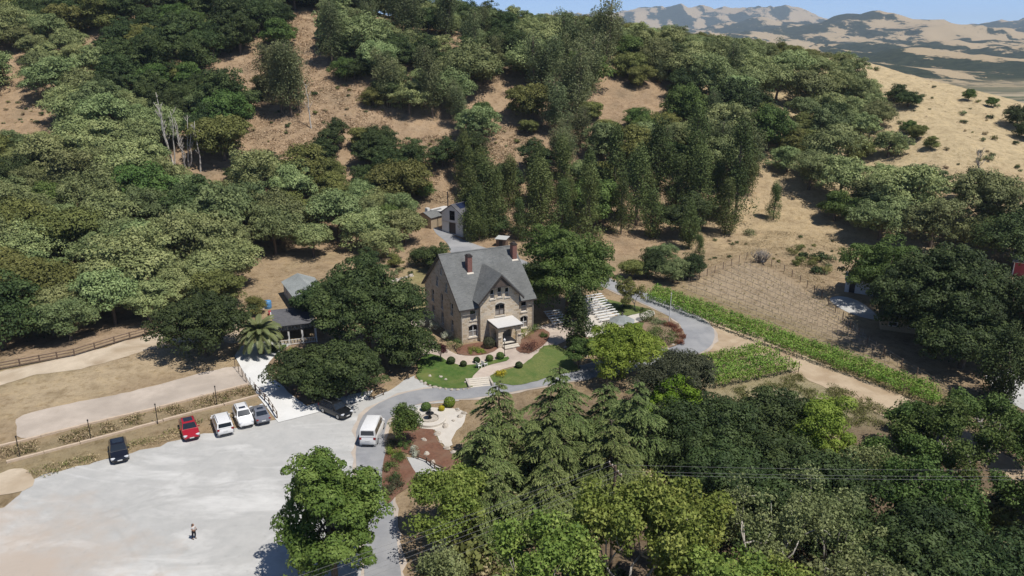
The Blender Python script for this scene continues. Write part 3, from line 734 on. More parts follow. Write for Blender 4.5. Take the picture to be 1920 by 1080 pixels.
    for s in (-1, 1):
        b = MB(); e = bc+s*(hw+go); ez = ap+.30-(hw+go)*gs
        b.add([(bc, fy-.06, ap+.33), (e, fy-.06, ez+.03), (e, fy-.06, ez-.30), (bc, fy-.06, ap-.02), (bc, fy-.005, ap+.33), (e, fy-.005, ez+.03), (e, fy-.005, ez-.30), (bc, fy-.005, ap-.02)],
              [(0,1,2,3),(7,6,5,4),(0,4,5,1),(1,5,6,2),(2,6,7,3),(3,7,4,0)] if s < 0 else [(3,2,1,0),(4,5,6,7),(1,5,4,0),(2,6,5,1),(3,7,6,2),(0,4,7,3)])
        b.build('bargeboard', 'trim', root)
        for yy, z1 in ((-ov, 0), ):
            pass
    MB().add([(bc, fy+.12, ap-.05), (bc-1.35, fy+.12, ap-1.5), (bc+1.35, fy+.12, ap-1.5), (bc, fy+.2, ap-.05), (bc-1.35, fy+.2, ap-1.5), (bc+1.35, fy+.2, ap-1.5)],
             [(0,1,2),(5,4,3),(1,4,5,2),(0,3,4,1),(2,5,3,0)]).build('gable_panel', 'panel', root)
    MB().box((bc, fy+.1, ap-1.55), (2.9, .16, .14)).build('collar_beam', 'trim', root)
    for x0, x1 in ((-ex, bx0-go+.1), (bx1+go-.1, W+ex)):
        MB().box(((x0+x1)/2, -ov-.07, EH-ov*sl-.09), (x1-x0, .13, .16)).build('gutter', 'trim', root)
    for x in (.12, W-.12):
        MB().path([(x, -.12, EH-.3), (x, -.10, -.3)], .055, 6).build('downpipe', 'sill', root)
    for s, yy in ((-1, -ov), (1, D+ov)):
        b = MB(); x = -ex-.035
        b.add([(x, yy, EH-ov*sl-.24), (x, D/2, RH-.24), (x, D/2, RH+.05), (x, yy, EH-ov*sl+.05), (x+.06, yy, EH-ov*sl-.24), (x+.06, D/2, RH-.24), (x+.06, D/2, RH+.05), (x+.06, yy, EH-ov*sl+.05)],
              [(0,1,2,3),(7,6,5,4),(0,4,5,1),(1,5,6,2),(2,6,7,3),(3,7,4,0)]); b.build('bargeboard', 'trim', root)
    MB().xprism([(D/2-.16, RH-.02), (D/2, RH+.10), (D/2+.16, RH-.02)], -ex, W+ex).build('ridge_cap', 'shingle', roof)
    for x, y, hgt in ((3.6, 4.9, 2.9), (11.9, 5.9, 2.6)):
        zb = EH+y*sl
        c = MB().box((x, y, zb+.7), (.75, 1.0, hgt)).build('chimney', 'brick', roof)
        c2 = MB().box((x, y, zb+.7+hgt/2+.06), (.9, 1.15, .14)); c2.box((x, y, zb+.7+hgt/2+.2), (.6, .8, .16)); c2.build('chimney_cap', 'trim', c) if False else c2.build('chimney_cap', 'trim', roof)
        fl = MB().slab([(x-.55, y-.75, zb-.72*sl+.05), (x+.55, y-.75, zb-.72*sl+.05), (x+.55, y-.50, zb-.48*sl+.05), (x-.55, y-.50, zb-.48*sl+.05)], .04); fl.build('flashing', 'sill', roof)
    # porch
    px0, px1, py0, py1, ph = 4.35, 8.15, -3.95, -.64, 3.05
    cx = (px0+px1)/2
    # porch walls: outer shell built from arched panels so the openings are real
    pm = MB()
    def arch_panel(p0, p1, z0, z1, a0, a1, rise, th, n=12):
        """wall from p0 to p1 with an arched opening between fractions a0..a1, thickness th to the left of travel"""
        p0 = Vector((*p0, 0)); p1 = Vector((*p1, 0)); d = p1-p0; nr = Vector((-d.y, d.x, 0)).normalized()*th
        pts = [(0, z0), (a0, z0)] + [(a0+(a1-a0)*i/n, 2.0+rise*math.sqrt(max(0, 1-(2*i/n-1)**2))) for i in range(n+1)] + [(a1, z0), (1, z0), (1, z1), (0, z1)]
        for off, flip in ((Vector(), False), (nr, True)):
            vs = [p0+d*u+off+Vector((0, 0, z)) for u, z in pts]; k = len(vs)
            # quads: left pier, right pier, strips above the arch
            N = n+1; F = []
            base = len(pm.v); pm.v += [tuple(v) for v in vs]
            top = [p0+d*u+off+Vector((0, 0, z1)) for u, z in pts[2:2+N]]; tb = len(pm.v); pm.v += [tuple(v) for v in top]
            F.append((base, base+1, base+2, tb, base+k-1)); F.append((base+2+N, base+3+N, base+4+N, tb+N-1, base+1+N))
            for i in range(n): F.append((base+2+i, base+3+i, tb+i+1, tb+i))
            pm.f += [tuple(reversed(f)) if flip else f for f in F]
        for i in range(n+2):
            u0, za = pts[1+i]; u1, zb2 = pts[2+i]
            q = [p0+d*u0+Vector((0, 0, za)), p0+d*u1+Vector((0, 0, zb2)), p0+d*u1+nr+Vector((0, 0, zb2)), p0+d*u0+nr+Vector((0, 0, za))]; pm.add(q, [(0, 1, 2, 3)])
    arch_panel((px0, py0), (px1, py0), -.8, ph, .19, .81, .62, .42)
    arch_panel((px0, py1), (px0, py0+.004), -.8, ph-.004, .22, .78, .55, .42)
    arch_panel((px1, py0+.004), (px1, py1), -.8, ph-.004, .22, .78, .55, .42)
    porch = pm.build('porch', 'stone', root)
    MB().slab([(px0-.25, py0-.3, ph+.18), (px1+.25, py0-.3, ph+.18), (px1+.25, py1+.02, ph+.34), (px0-.25, py1+.02, ph+.34)], .12).build('porch_roof', 'membrane', porch)
    f = MB(); f.box((cx, py0-.26, ph+.01), (px1-px0+.44, .1, .15)); f.box((px0-.21, (py0+py1)/2-.1, ph+.03), (.08, py1-py0+.15, .16)); f.box((px1+.21, (py0+py1)/2-.1, ph+.03), (.08, py1-py0+.15, .16)); f.build('porch_fascia', 'trim', porch)
    for s in (px0, px1-.42): MB().box((s+.21, py0-.06, 1.55), (.55, .18, .16)).build('column_capital', 'sill', porch)
    for k in range(2): MB().box((cx, py0-.35-.35*k, .10-.13*k), (2.5, .5, .14)).build('step', 'sill', porch)
    MB().box((cx, (py0+py1)/2, .24), (px1-px0-.85, py1-py0-.7, .1)).build('porch_floor', 'sill', porch)
    return root
stone_house()

def gable_house(name, loc, rz, W, D, EH, RH, wall, roofm, label, cat, ov=.3, wins=(), doors=(), ridge='x', frame='trim', lower=None, winglass='glass'):
    """W along local x; ridge along x or y; openings: (face, along, z, w, h)"""
    root = empty(name, loc, rz, label, cat); b = MB()
    if ridge == 'x': b.xprism([(0, -1.0), (D, -1.0), (D, EH), (D/2, RH-.12), (0, EH)], 0, W)
    else: b.xprism([(0, -1.0), (W, -1.0), (W, EH), (W/2, RH-.12), (0, EH)], 0, D, 'y')
    cut = MB(); L = []
    for face, a, z, w, h in list(wins)+list(doors):
        if face == 'f': l, r = (a, 0, z), 0
        elif face == 'l': l, r = (0, a, z), -math.pi/2
        else: l, r = (W, a, z), math.pi/2
        cut_prism(cut, arch_prof(w, h, 0), l, r, .2); L.append((l, r, w, h))
    if L: boolean(b, cut, 'wall', wall, root)
    else: b.build('wall', wall, root)
    for i, (l, r, w, h) in enumerate(L):
        if i < len(wins): window(root, l, r, w, h, frame=frame, blind=False, sill=False, depth=.2, glass=winglass)
        else:
            d = MB().box((0, .12, h/2), (w-.06, .06, h-.05)); o = d.build('door', 'trim', root, loc=l); o.rotation_euler = (0, 0, r)
            MB().ball((w*.35, .06, h*.45), .05, 6, 4).build('handle', 'steel', o)
    rf = MB(); ex = ov
    if ridge == 'x':
        sl = (RH-EH)/(D/2)
        rf.slab([(-ex, -ov, EH-ov*sl+.02), (W+ex, -ov, EH-ov*sl+.02), (W+ex, D/2, RH+.02), (-ex, D/2, RH+.02)], .13)
        rf.slab([(W+ex, D+ov, EH-ov*sl+.02), (-ex, D+ov, EH-ov*sl+.02), (-ex, D/2, RH+.02), (W+ex, D/2, RH+.02)], .13)
    else:
        sl = (RH-EH)/(W/2)
        rf.slab([(W+ov, -ex, EH-ov*sl+.02), (W+ov, D+ex, EH-ov*sl+.02), (W/2, D+ex, RH+.02), (W/2, -ex, RH+.02)], .13)
        rf.slab([(-ov, D+ex, EH-ov*sl+.02), (-ov, -ex, EH-ov*sl+.02), (W/2, -ex, RH+.02), (W/2, D+ex, RH+.02)], .13)
    rf.build('roof', roofm, root)
    return root
# pale gabled outbuilding up the rear drive
p = at(829, 433); ch = gable_house('carriage_house', (p.x, p.y, p.z-.3), math.radians(-36), 6.2, 10, 4.9, 6.9, 'offwhite', 'shingle3', 'pale two storey gabled outbuilding with dark gable window up the rear drive', 'outbuilding', .35,
    wins=[('f', 3.1, 3.2, 1.6, 2.2)], doors=[('f', 3.1, 0.1, 2.0, 2.6)], ridge='y')
MB().box((3.1, -.04, 2.75), (6.22, .1, .12)).build('belt_course', 'sill', ch)
MB().path([(.9, 1.2, 5.0), (.9, 1.2, 9.4)], .13, 8).build('stove_pipe', 'trim', ch)
sl = (6.9-4.9)/3.1
for i in range(1):
    for j in range(3):
        y0 = 1.0+j*1.75; x0 = 3.35+i*1.45; zz = lambda x: 6.9-(x-3.1)*sl+.11
        MB().slab([(x0, y0, zz(x0)), (x0+1.38, y0, zz(x0+1.38)), (x0+1.38, y0+1.66, zz(x0+1.38)), (x0, y0+1.66, zz(x0))], .05).build('solar_panel', 'solar', ch)
wing = MB().box((-3.0, 5.5, 1.6), (6.0, 5.0, 4.6)).build('side_wing', 'redbrown', ch)
MB().box((-3.1, 5.4, 4.02), (6.2, 5.4, .22)).build('flat_roof', 'membrane', wing)
p = at(800, 425); ls = gable_house('garden_shed', (p.x-2.2, p.y+1, p.z-.2), math.radians(-36), 4.2, 5.5, 2.7, 3.7, 'tan', 'shingle', 'low tan shed with grey roof left of the pale outbuilding', 'shed', .3, wins=[('f', 2.6, 1.2, 1.2, 1.0)], ridge='y')
MB().box((1.2, 2.2, 3.75), (.8, .8, .9)).build('roof_vent', 'white', ls)
p = at(930, 462); ss = empty('small_shed', p, math.radians(-20), 'small dark shed with pale sloping roof behind the big house chimney', 'shed')
MB().box((1.5, 1.2, 1.1), (3.0, 2.4, 2.4)).build('wall', 'timber', ss)
MB().slab([(-.3, -.4, 2.35), (3.3, -.4, 2.35), (3.3, 2.8, 2.75), (-.3, 2.8, 2.75)], .12).build('roof', 'offwhite2', ss); ss.scale = (.75, .75, .75)
MB().box((1.5, -.03, 1.0), (1.1, .06, 1.9)).build('door', 'black', ss)
# long grey shed on the left
p = at(557, 588); gable_house('long_shed', (p.x, p.y, p.z-.1), math.radians(27), 5.4, 10.5, 2.9, 4.0, 'offwhite2', 'shingle2', 'long pale grey shed with light grey roof behind the left oaks', 'shed', .3, wins=[('l', 7.5, 1.4, .9, .9)], ridge='y', frame='white')
# pavilion with pergola beside the palm
p = at(517, 652); pv = empty('pavilion', p, math.radians(20), 'open pavilion with charcoal shingle roof and black pergola beside the palm', 'pavilion')
MB().slab([(0, 1.6, 2.75), (6.2, 1.6, 2.75), (6.2, 5.9, 4.1), (0, 5.9, 4.1)], .16).build('roof', 'shingle3', pv)
MB().box((3.1, 7.0, 3.0), (6.4, 2.0, .14)).build('rear_canopy', 'membrane', pv)
MB().box((3.1, 6.1, 1.5), (6.0, .15, 3.0)).build('rear_wall', 'offwhite2', pv)
for x in (.1, 2.1, 4.1, 6.1):
    MB().box((x, .1, 1.15), (.14, .14, 2.7)).build('post', 'white', pv); MB().box((x, 2.0, 1.2), (.14, .14, 2.8)).build('post', 'white', pv)
MB().box((3.1, .05, 2.50), (6.6, .14, .18)).build('beam', 'black', pv)
for i in range(13): MB().box((.1+i*.5, .85, 2.66), (.09, 2.2, .13)).build('rafter', 'black', pv)
MB().box((3.1, .05, .95), (6.0, .06, .07)).build('rail', 'white', pv); MB().box((3.1, .05, .25), (6.0, .06, .07)).build('rail', 'white', pv)
for i in range(25): MB().box((.25+i*.24, .05, .6), (.05, .04, .66)).build('baluster', 'white', pv)
# water barrel etc. behind
p = at(503, 578); bb = empty('water_barrel', p, 0, 'blue plastic barrel behind the palm', 'barrel')
MB().lathe([(.0, 0), (.55, 0), (.6, .1), (.6, 1.25), (.52, 1.38), (0, 1.4)], n=16).build('drum', 'blue', bb, True); MB().lathe([(.62, .4), (.64, .44), (.62, .48)], n=16).build('hoop', 'blue', bb); MB().lathe([(.62, .9), (.64, .94), (.62, .98)], n=16).build('hoop', 'blue', bb)
p = at(511, 590); cr = empty('red_crate', p, .4, 'red crate beside the blue barrel', 'crate'); MB().box((0, 0, .3), (1.2, .9, .5)).build('box', 'redplastic', cr); MB().box((0, 0, .6), (1.26, .96, .1)).build('rim', 'redplastic', cr)
p = at(478, 583); q = at(500, 578); lw = empty('low_wall', p, 0, 'low white wall left of the blue barrel', 'wall'); v = q-p
MB().box((v.x/2, v.y/2, .3), (v.length+1.6, .3, 1.0), math.atan2(v.y, v.x)).build('wall_body', 'white', lw); MB().box((v.x/2, v.y/2, .84), (v.length+1.7, .42, .08), math.atan2(v.y, v.x)).build('coping', 'sill', lw)
# right-hand buildings
p = at(1583, 547); ws = gable_house('white_shed', (p.x, p.y, p.z-.1), math.radians(-24), 4.8, 4.5, 2.6, 3.4, 'bluegrey', 'shingle2', 'small white shed in the shade at the left of the big right oaks', 'shed', .2, ridge='x', doors=[('f', 1.2, .05, 1.0, 2.0)])
p = at(1655, 622); fh = gable_house('farmhouse', (p.x, p.y+1, p.z-.1), math.radians(-22), 11, 8, 3.0, 5.0, 'tan', 'shingle3', 'low farmhouse hidden in shade under the big right oaks', 'house', .5, wins=[('f', 1.8, .9, 1.3, 1.4), ('f', 4.6, .9, 1.3, 1.4), ('f', 9, .9, 1.3, 1.4)], doors=[('f', 6.8, .05, 1.0, 2.1)], frame='white')
p = at(1898, 516); rb = empty('red_barn', p, math.radians(-32), 'red barn with white sloping roof at the right edge', 'barn')
MB().box((3.5, 4, 1.2), (7, 8, 3.4)).build('wall', 'barnred', rb)
MB().slab([(-.4, -.5, 2.85), (7.4, -.5, 2.85), (7.4, 8.5, 3.5), (-.4, 8.5, 3.5)], .14).build('roof', 'membrane', rb)
MB().box((2.2, -.04, 1.1), (2.2, .08, 2.2)).build('door', 'barnred', rb)
for x in (-.0, 3.5, 7.0): MB().box((x, -.03, 1.4), (.16, .1, 2.9)).build('corner_trim', 'white', rb)

# ------------------------------------------------------------------ gazebo, benches, flagpole, fountain, steps, lamp
p = at(1165, 628); gz = empty('gazebo', (p.x, p.y, p.z+.1), .2, 'small gazebo with conical grey roof and finial by the ceremony benches', 'gazebo')
MB().lathe([(2.05, 2.25), (2.1, 2.32), (1.1, 2.85), (.28, 3.2), (.0, 3.25)], n=8).build('roof', 'shingle2', gz)
MB().lathe([(.18, 3.15), (.22, 3.3), (.1, 3.42), (.16, 3.55), (.03, 3.75)], n=10).build('finial', 'trim', gz)
for i in range(8):
    a = 2*math.pi*i/8; MB().box((1.75*math.cos(a), 1.75*math.sin(a), 1.1), (.14, .14, 2.3), a).build('post', 'trim', gz)
MB().lathe([(1.95, -.1), (1.95, .14), (0, .14)], n=8).build('floor', 'timber', gz)
for i in range(8):
    if i == 5: continue
    a0, a1 = 2*math.pi*i/8, 2*math.pi*(i+1)/8
    MB().path([(1.75*math.cos(a0), 1.75*math.sin(a0), .85), (1.75*math.cos(a1), 1.75*math.sin(a1), .85)], .05, 5).build('rail', 'trim', gz)
def mk_bench(L):
    r = empty('bench'); 
    MB().box((L/2, -.12, .45), (L, .20, .05)).build('seat_plank', 'white', r); MB().box((L/2, .12, .45), (L, .20, .05)).build('seat_plank', 'white', r)
    for x in (.25, L/2, L-.25): 
        m = MB().box((x, -.13, .21), (.07, .06, .44), 0, .12); m.box((x, .13, .21), (.07, .06, .44), 0, -.12); m.box((x, 0, .30), (.05, .30, .05)); m.build('leg', 'white', r)
    reg(r); return r
ORD = ['front', 'second', 'third', 'fourth', 'fifth', 'sixth', 'seventh', 'eighth', 'ninth', 'tenth', 'eleventh', 'twelfth']
bp = mk_bench(4.3); first = True
a, b = at(1124, 606), at(1090, 562); ang = math.radians(27)
for i in range(11):
    q = a.lerp(b, i/10); q.z = float(hz(q.x, q.y))+.1
    place(bp, first, q, ang, 1, 'white bench in the sunny right hand block, %s row from the gazebo' % ORD[i], 'ceremony benches', 'bench'); first = False
bp2 = mk_bench(2.9); first = True
a, b = at(1036, 612), at(1020, 590)
for i in range(6):
    q = a.lerp(b, i/5); q.z = float(hz(q.x, q.y))+.06
    place(bp2, first, q, math.radians(22), 1, 'white bench in the shady left hand block beside the house, %s row' % ORD[i], 'shaded ceremony benches', 'bench'); first = False
p = at(1254, 607); fp = empty('flagpole', p, 0, 'slim white flagpole in the flower bed of the turning circle', 'flagpole')
MB().path([(0, 0, 0), (0.05, 0, 2.5), (.12, 0, 5.2)], [.07, .06, .04], 8).build('pole', 'white', fp); MB().ball((.12, 0, 5.25), .09, 8, 6).build('finial', 'white', fp); MB().lathe([(.2, -.1), (.2, .2), (.1, .3)], n=10).build('base', 'sill', fp)
p = at(806, 789); fo = empty('fountain', (p.x, p.y, p.z+.05), 0, 'round fountain basin with dark water on a pale paved circle', 'fountain')
MB().lathe([(1.95, -.3), (1.95, .28), (1.85, .34), (1.15, .34), (1.12, .12)], n=40).build('paved_ring', 'plaza', fo)
MB().lathe([(1.1, .1), (1.1, .24), (0, .24)], n=32).build('water', 'water', fo)
MB().lathe([(1.18, .30), (1.18, .46), (1.06, .46), (1.06, .2)], n=32).build('basin_rim', 'rock', fo)
MB().lathe([(.28, .2), (.18, .4), (.14, .8), (.5, .95), (.55, 1.02), (.12, 1.02), (.08, 1.35), (.24, 1.42), (.05, 1.5), (.02, 1.65)], n=16).build('tiered_bowl', 'black', fo)
# wide steps from the road up to the house path
p = at(902, 726); gs = empty('garden_steps', p, math.radians(14), 'wide pale steps rising from the road to the house path', 'steps')
for i in range(5): MB().box((0, .25+i*.42, .02+.10*i), (2.9, .46, .16)).build('step', 'sill', gs)
for s in (-1, 1): MB().box((s*1.6, 1.1, .22), (.26, 2.5, .5)).build('cheek_wall', 'rock', gs)
p = at(946, 668); lp = empty('lamp_post', p, 0, 'slim dark lamp post on the path before the porch', 'lamp post')
MB().path([(0, 0, 0), (0, 0, 2.3)], .05, 8).build('post', 'black', lp); MB().lathe([(.06, 2.3), (.16, 2.4), (.18, 2.65), (.05, 2.8), (.01, 2.9)], n=8).build('lantern', 'white', lp); MB().lathe([(.14, -.05), (.14, .15), (.06, .3)], n=8).build('base', 'black', lp)
for k, (x, y, ln) in enumerate(((898, 690, 'left'), (908, 687, 'right'))):
    p = at(x, y); c = empty('garden_chair', p, 2.2+k*.3, 'white slatted garden chair on the lawn edge, the %s of the two' % ln, 'chair', 'white lawn chairs')
    for j in range(5): MB().box((-.22+j*.11, 0, .36), (.095, .55, .03)).build('seat_slat', 'white', c)
    for j in range(5): MB().box((-.22+j*.11, .34, .68), (.095, .03, .75), 0, -.35).build('back_slat', 'white', c)
    for s in (-1, 1):
        MB().box((s*.33, 0, .52), (.12, .65, .03)).build('armrest', 'white', c)
        for yy in (-.25, .25): MB().box((s*.3, yy, .25), (.06, .08, .52)).build('leg', 'white', c)

# ------------------------------------------------------------------ fences, kerbs, posts
def fence(name, pxs, label, hgt=1.1, gap=2.4, mat='timber', rails=(.45, .95), pr=.07, rr=.045, cat='fence', group=None, wire=False):
    w = [at(*q) for q in pxs]; root = empty(name, w[0], 0, label, cat, group); o = w[0]; pts = []
    for a, b in zip(w[:-1], w[1:]):
        k = max(1, int(round((b-a).length/gap)))
        for i in range(k): pts.append(a.lerp(b, i/k))
    pts.append(w[-1]); pts = [G(q.x, q.y) - o for q in pts]
    pm = MB().box((0, 0, hgt/2-.15), (pr*2, pr*2, hgt+.3)).mesh('post', mat)
    for q in pts: link('post', pm, root, q)
    for a, b in zip(pts[:-1], pts[1:]):
        for r in rails: MB().path([a+Vector((0, 0, r)), b+Vector((0, 0, r))], rr, 4).build('wire' if wire else 'rail', 'steel' if wire else mat, root)
    return root
fence('ranch_fence', [(-80,712),(0,694),(75,680),(140,668),(215,645),(300,622)], 'weathered timber rail fence along the foot of the left wood', 1.2, 2.6, rails=(.3, .7, 1.1), rr=.085)
fence('drive_railing', [(480,734),(505,760),(520,785)], 'dark railing along the near left edge of the concrete drive', 1.05, 1.6, 'timber', (.5, 1.0), .06, .05)
fence('wire_fence', [(441,690),(462,716),(478,733)], 'thin wire fence along the upper left edge of the concrete drive', 1.3, 1.6, 'timber', (.4, .8, 1.2), .035, .012, wire=True)
fence('garden_fence', [(784,862),(800,868),(815,880),(840,890)], 'low timber fence on the edge of the fountain garden', .8, 1.0, 'timber', (.35, .72), .06, .05)
fence('low_barrier', [(702,748),(719,741)], 'short low timber barrier by the road under the big oak', .5, 1.0, 'timber', (.4,), .07, .06)
fence('vineyard_fence', [(1296,530),(1340,512),(1400,486),(1470,510),(1500,530),(1540,560),(1580,600),(1625,650),(1690,690),(1780,745),(1880,800)], 'post and wire fence round the young vineyard', 1.5, 3.2, 'timber', (.5, 1.0, 1.4), .05, .012, wire=True)
def kerb(px, label, h=.34, w=.34):
    pts = [at(*q) for q in px]; root = empty('timber_kerb', pts[0], 0, label, 'kerb'); o = pts[0]
    for a, b in zip(pts[:-1], pts[1:]):
        k = max(1, int((b-a).length/3.0))
        for i in range(k):
            p0, p1 = a.lerp(b, i/k), a.lerp(b, (i+1)/k); p0 = G(p0.x, p0.y); p1 = G(p1.x, p1.y); m = (p0+p1)/2-o; v = p1-p0
            MB().box((m.x+random.uniform(-.04, .04), m.y+random.uniform(-.04, .04), m.z+h*.2), (v.length-.05, w, h), math.atan2(v.y, v.x)).build('timber', 'kerb', root)
kerb([(-60,852),(0,838),(150,800),(300,765),(400,739),(465,722)], 'pale timber edging along the upper terrace pad')
kerb([(12,868),(150,832),(250,805),(360,775),(420,760),(485,742)], 'pale timber edging above the row of parked cars')
for k, (x, y, ln) in enumerate(((38,858,'leftmost'), (171,826,'second from left'), (296,795,'third from left'), (407,760,'rightmost'))):
    p = at(x, y); r = empty('light_pole', p, 0, 'thin dark post between the terrace timbers, the %s of four' % ln, 'post', 'terrace posts')
    MB().path([(0, 0, -.2), (0, 0, 2.6)], .05, 7).build('post', 'black', r); MB().lathe([(.06, 2.55), (.09, 2.6), (.09, 2.72), (.03, 2.78)], n=8).build('cap', 'black', r)

# ------------------------------------------------------------------ vehicles
def carpaint(name, c, rough=.3):
    M[name] = flat(name, c, rough, 0, .5, .6, .03)
carpaint('paint_black', (.008,.009,.016)); carpaint('paint_red', (.36,.012,.022)); carpaint('paint_white', (.78,.78,.77)); carpaint('paint_grey', (.17,.18,.21)); carpaint('paint_black2', (.010,.011,.013))
M['tyre'] = flat('tyre', (.012,.012,.012), .85); M['rim'] = flat('alloy_rim', (.42,.43,.44), .3, .8)
M['lamp_clear'] = flat('headlight_lens', (.72,.74,.76), .1); M['lamp_red'] = flat('tail_light_lens', (.30,.012,.012), .2); M['plate'] = flat('number_plate', (.70,.70,.68), .5)
def car(loc, rz, kind, paint, label, sunroof=False, rack=False, glassroof=False):
    spec = {  # L, W, H, belt, hood z, xf, xf2, xr2, xr, trunk z
        'sedan':    (4.75, 1.82, 1.44, .93, .80, .95, .25, -.95, -1.75, .92),
        'hatch':    (4.70, 1.90, 1.60, 1.00, .88, 1.05, .30, -1.35, -2.18, 1.05),
        'suv':      (4.75, 1.88, 1.72, 1.05, .98, 1.05, .42, -1.85, -2.22, 1.10),
        'minivan':  (4.95, 1.98, 1.78, 1.05, .95, 1.45, .70, -2.20, -2.42, 1.12),
        'van':      (5.60, 2.05, 2.20, 1.20, 1.12, 2.05, 1.25, -2.62, -2.74, 1.30)}[kind]
    Ln, W, H, belt, hood, xf, xf2, xr2, xr, tz = spec
    root = empty(kind if kind in ('sedan', 'minivan') else {'hatch': 'crossover_car', 'suv': 'suv', 'van': 'passenger_van'}[kind], loc, rz, label, 'van' if kind in ('van', 'minivan') else 'car')
    h = Ln/2; st = [(h, .70, .36, hood*.62), (h-.10, .86, .26, hood*.80), (h-.45, .97, .21, hood*.93), (xf+.15, 1.0, .2, hood+(belt-hood)*.7), (xf-.3, 1.0, .2, belt), (0, 1.0, .2, belt), (xr2, 1.0, .2, belt), (xr+.05, .99, .2, max(tz, belt)), (-h+.35, .97, .22, tz), (-h+.08, .90, .28, tz*.93), (-h, .80, .36, tz*.75)]
    b = MB(); secs = []
    for x, ws, zb, zt in st:
        w = W/2*ws; half = [(w*.86, zb), (w*.98, zb+.12), (w, zb+(zt-zb)*.45), (w*.985, zt-.10), (w*.93, zt-.02), (w*.6, zt+.02)]
        ring = [(x, y, z) for y, z in half]+[(x, -y, z) for y, z in half[::-1]]; secs.append(ring)
    b.loft(secs[::-1])
    wb, wt = W/2*.93, W/2*(.74 if kind not in ('van', 'minivan') else .84)
    B = [(xf, wb, belt-.02), (xf, -wb, belt-.02), (xr, -wb, tz-.02), (xr, wb, tz-.02)]; T = [(xf2, wt, H-.05), (xf2, -wt, H-.05), (xr2, -wt, H-.06), (xr2, wt, H-.06)]
    T2 = [(xf2-.18, wt*.82, H), (xf2-.18, -wt*.82, H), (xr2+.2, -wt*.82, H-.01), (xr2+.2, wt*.82, H-.01)]
    b.add(B+T+T2, [(0,4,5,1),(1,5,6,2),(2,6,7,3),(3,7,4,0),(4,8,9,5),(5,9,10,6),(6,10,11,7),(7,11,8,4),(8,11,10,9)])
    me = b.mesh('body', paint, False); 
    for pl in me.polygons: pl.use_smooth = True
    me.set_sharp_from_angle(angle=math.radians(38))
    body = link('body', me, root)
    def pane(nm, q, u0=.05, u1=.95, v0=.10, v1=.93, mat='glass2'):
        a, bb, c, d = [Vector(x) for x in q]
        f = lambda u, v: a.lerp(bb, u).lerp(d.lerp(c, u), v)
        pts = [f(u0, v0), f(u1, v0), f(u1, v1), f(u0, v1)]; n = (pts[1]-pts[0]).cross(pts[3]-pts[0]).normalized()
        if n.dot(sum(pts, Vector())/4-Vector((0, 0, H*.6))) < 0: n = -n; 
        m = MB().slab([p+n*.012 for p in pts] if (pts[1]-pts[0]).cross(pts[2]-pts[0]).dot(n) > 0 else [p+n*.012 for p in pts[::-1]], .02)
        m.build(nm, mat, root)
    pane('windshield', (B[0], B[1], T[1], T[0])); pane('rear_window', (B[2], B[3], T[3], T[2]), .08, .92, .18 if kind != 'van' else .28, .9)
    for q in ((B[3], B[0], T[0], T[3]), (B[1], B[2], T[2], T[1])):
        fr = (.08, .36, .38, .64, .66, .93) if q[0] == B[3] else (.07, .34, .36, .62, .64, .92)
        for k in range(3): pane('side_window', q, fr[2*k], fr[2*k+1], .14, .88)
    if glassroof: pane('glass_roof', (T2[3], T2[0], T2[1], T2[2]), .04, .96, .06, .94, 'glass2')
    if sunroof: MB().box((xf2-.62, 0, H+.004), (.55, wt*1.1, .02)).build('sunroof', 'glass2', root)
    if rack:
        for s in (-1, 1): MB().path([(xf2-.3, s*wt*.86, H+.02), (xf2-.5, s*wt*.86, H+.07), (xr2+.4, s*wt*.86, H+.06), (xr2+.2, s*wt*.86, H+.01)], .025, 5).build('roof_rail', 'steel', root)
    R = .34 if kind in ('sedan', 'hatch', 'minivan') else .37
    for x in (h-.92, -h+.98):
        for s in (-1, 1):
            t = MB(); t.path([(x, s*(W/2-.20), R), (x, s*(W/2+.005), R)], R, 16); o = t.build('wheel', 'tyre', root)
            MB().path([(x, s*(W/2-.05), R), (x, s*(W/2+.012), R)], R*.66, 12).build('rim', 'rim', o)
    for s in (-1, 1):
        MB().box((h-.20, s*W*.36, hood*.80), (.30, .38, .13), s*-.35).build('headlight', 'lamp_clear', root)
        MB().box((-h+.07, s*W*.40, tz*.86), (.12, .24, .26 if kind in ('suv', 'van', 'minivan') else .14)).build('tail_light', 'lamp_red', root)
        MB().box((xf-.28, s*(W/2+.07), belt+.06), (.12, .20, .14)).build('mirror', paint, root)
    MB().box((-h-.005, 0, tz*.66), (.03, .5, .13)).build('number_plate', 'plate', root)
    MB().box((h-.005, 0, .46), (.04, .5, .12)).build('number_plate', 'plate', root)
    MB().box((h-.04, 0, .34), (.1, W*.66, .14)).build('grille', 'black', root); MB().box((-h+.03, 0, .34), (.1, W*.7, .12)).build('bumper', 'black', root)
    return root
FWD = math.radians(-61); BCK = math.radians(119)
def cp(px, py): p = at(px, py); return (p.x, p.y, p.z+.04)
car(cp(224,853), FWD, 'hatch', 'paint_black', 'black car parked alone at the left end of the gravel lot', glassroof=True)
car(cp(356,812), FWD, 'hatch', 'paint_red', 'red car with black glass roof parked on the gravel', glassroof=True)
car(cp(418,803), BCK, 'minivan', 'paint_white', 'white minivan parked with its rear window towards the lot', rack=True)
car(cp(457,789), FWD, 'suv', 'paint_white', 'white suv with sunroof parked nose out beside the grey sedan', True, True)
car(cp(488,783), BCK, 'sedan', 'paint_grey', 'grey sedan parked next to the concrete drive railing', True)
car(cp(630,776), math.radians(-38), 'suv', 'paint_black2', 'black suv half in the shade of the big oak by the lot', False, True)
car(cp(699,818), math.radians(88), 'van', 'paint_white', 'white passenger van driving away on the asphalt road')

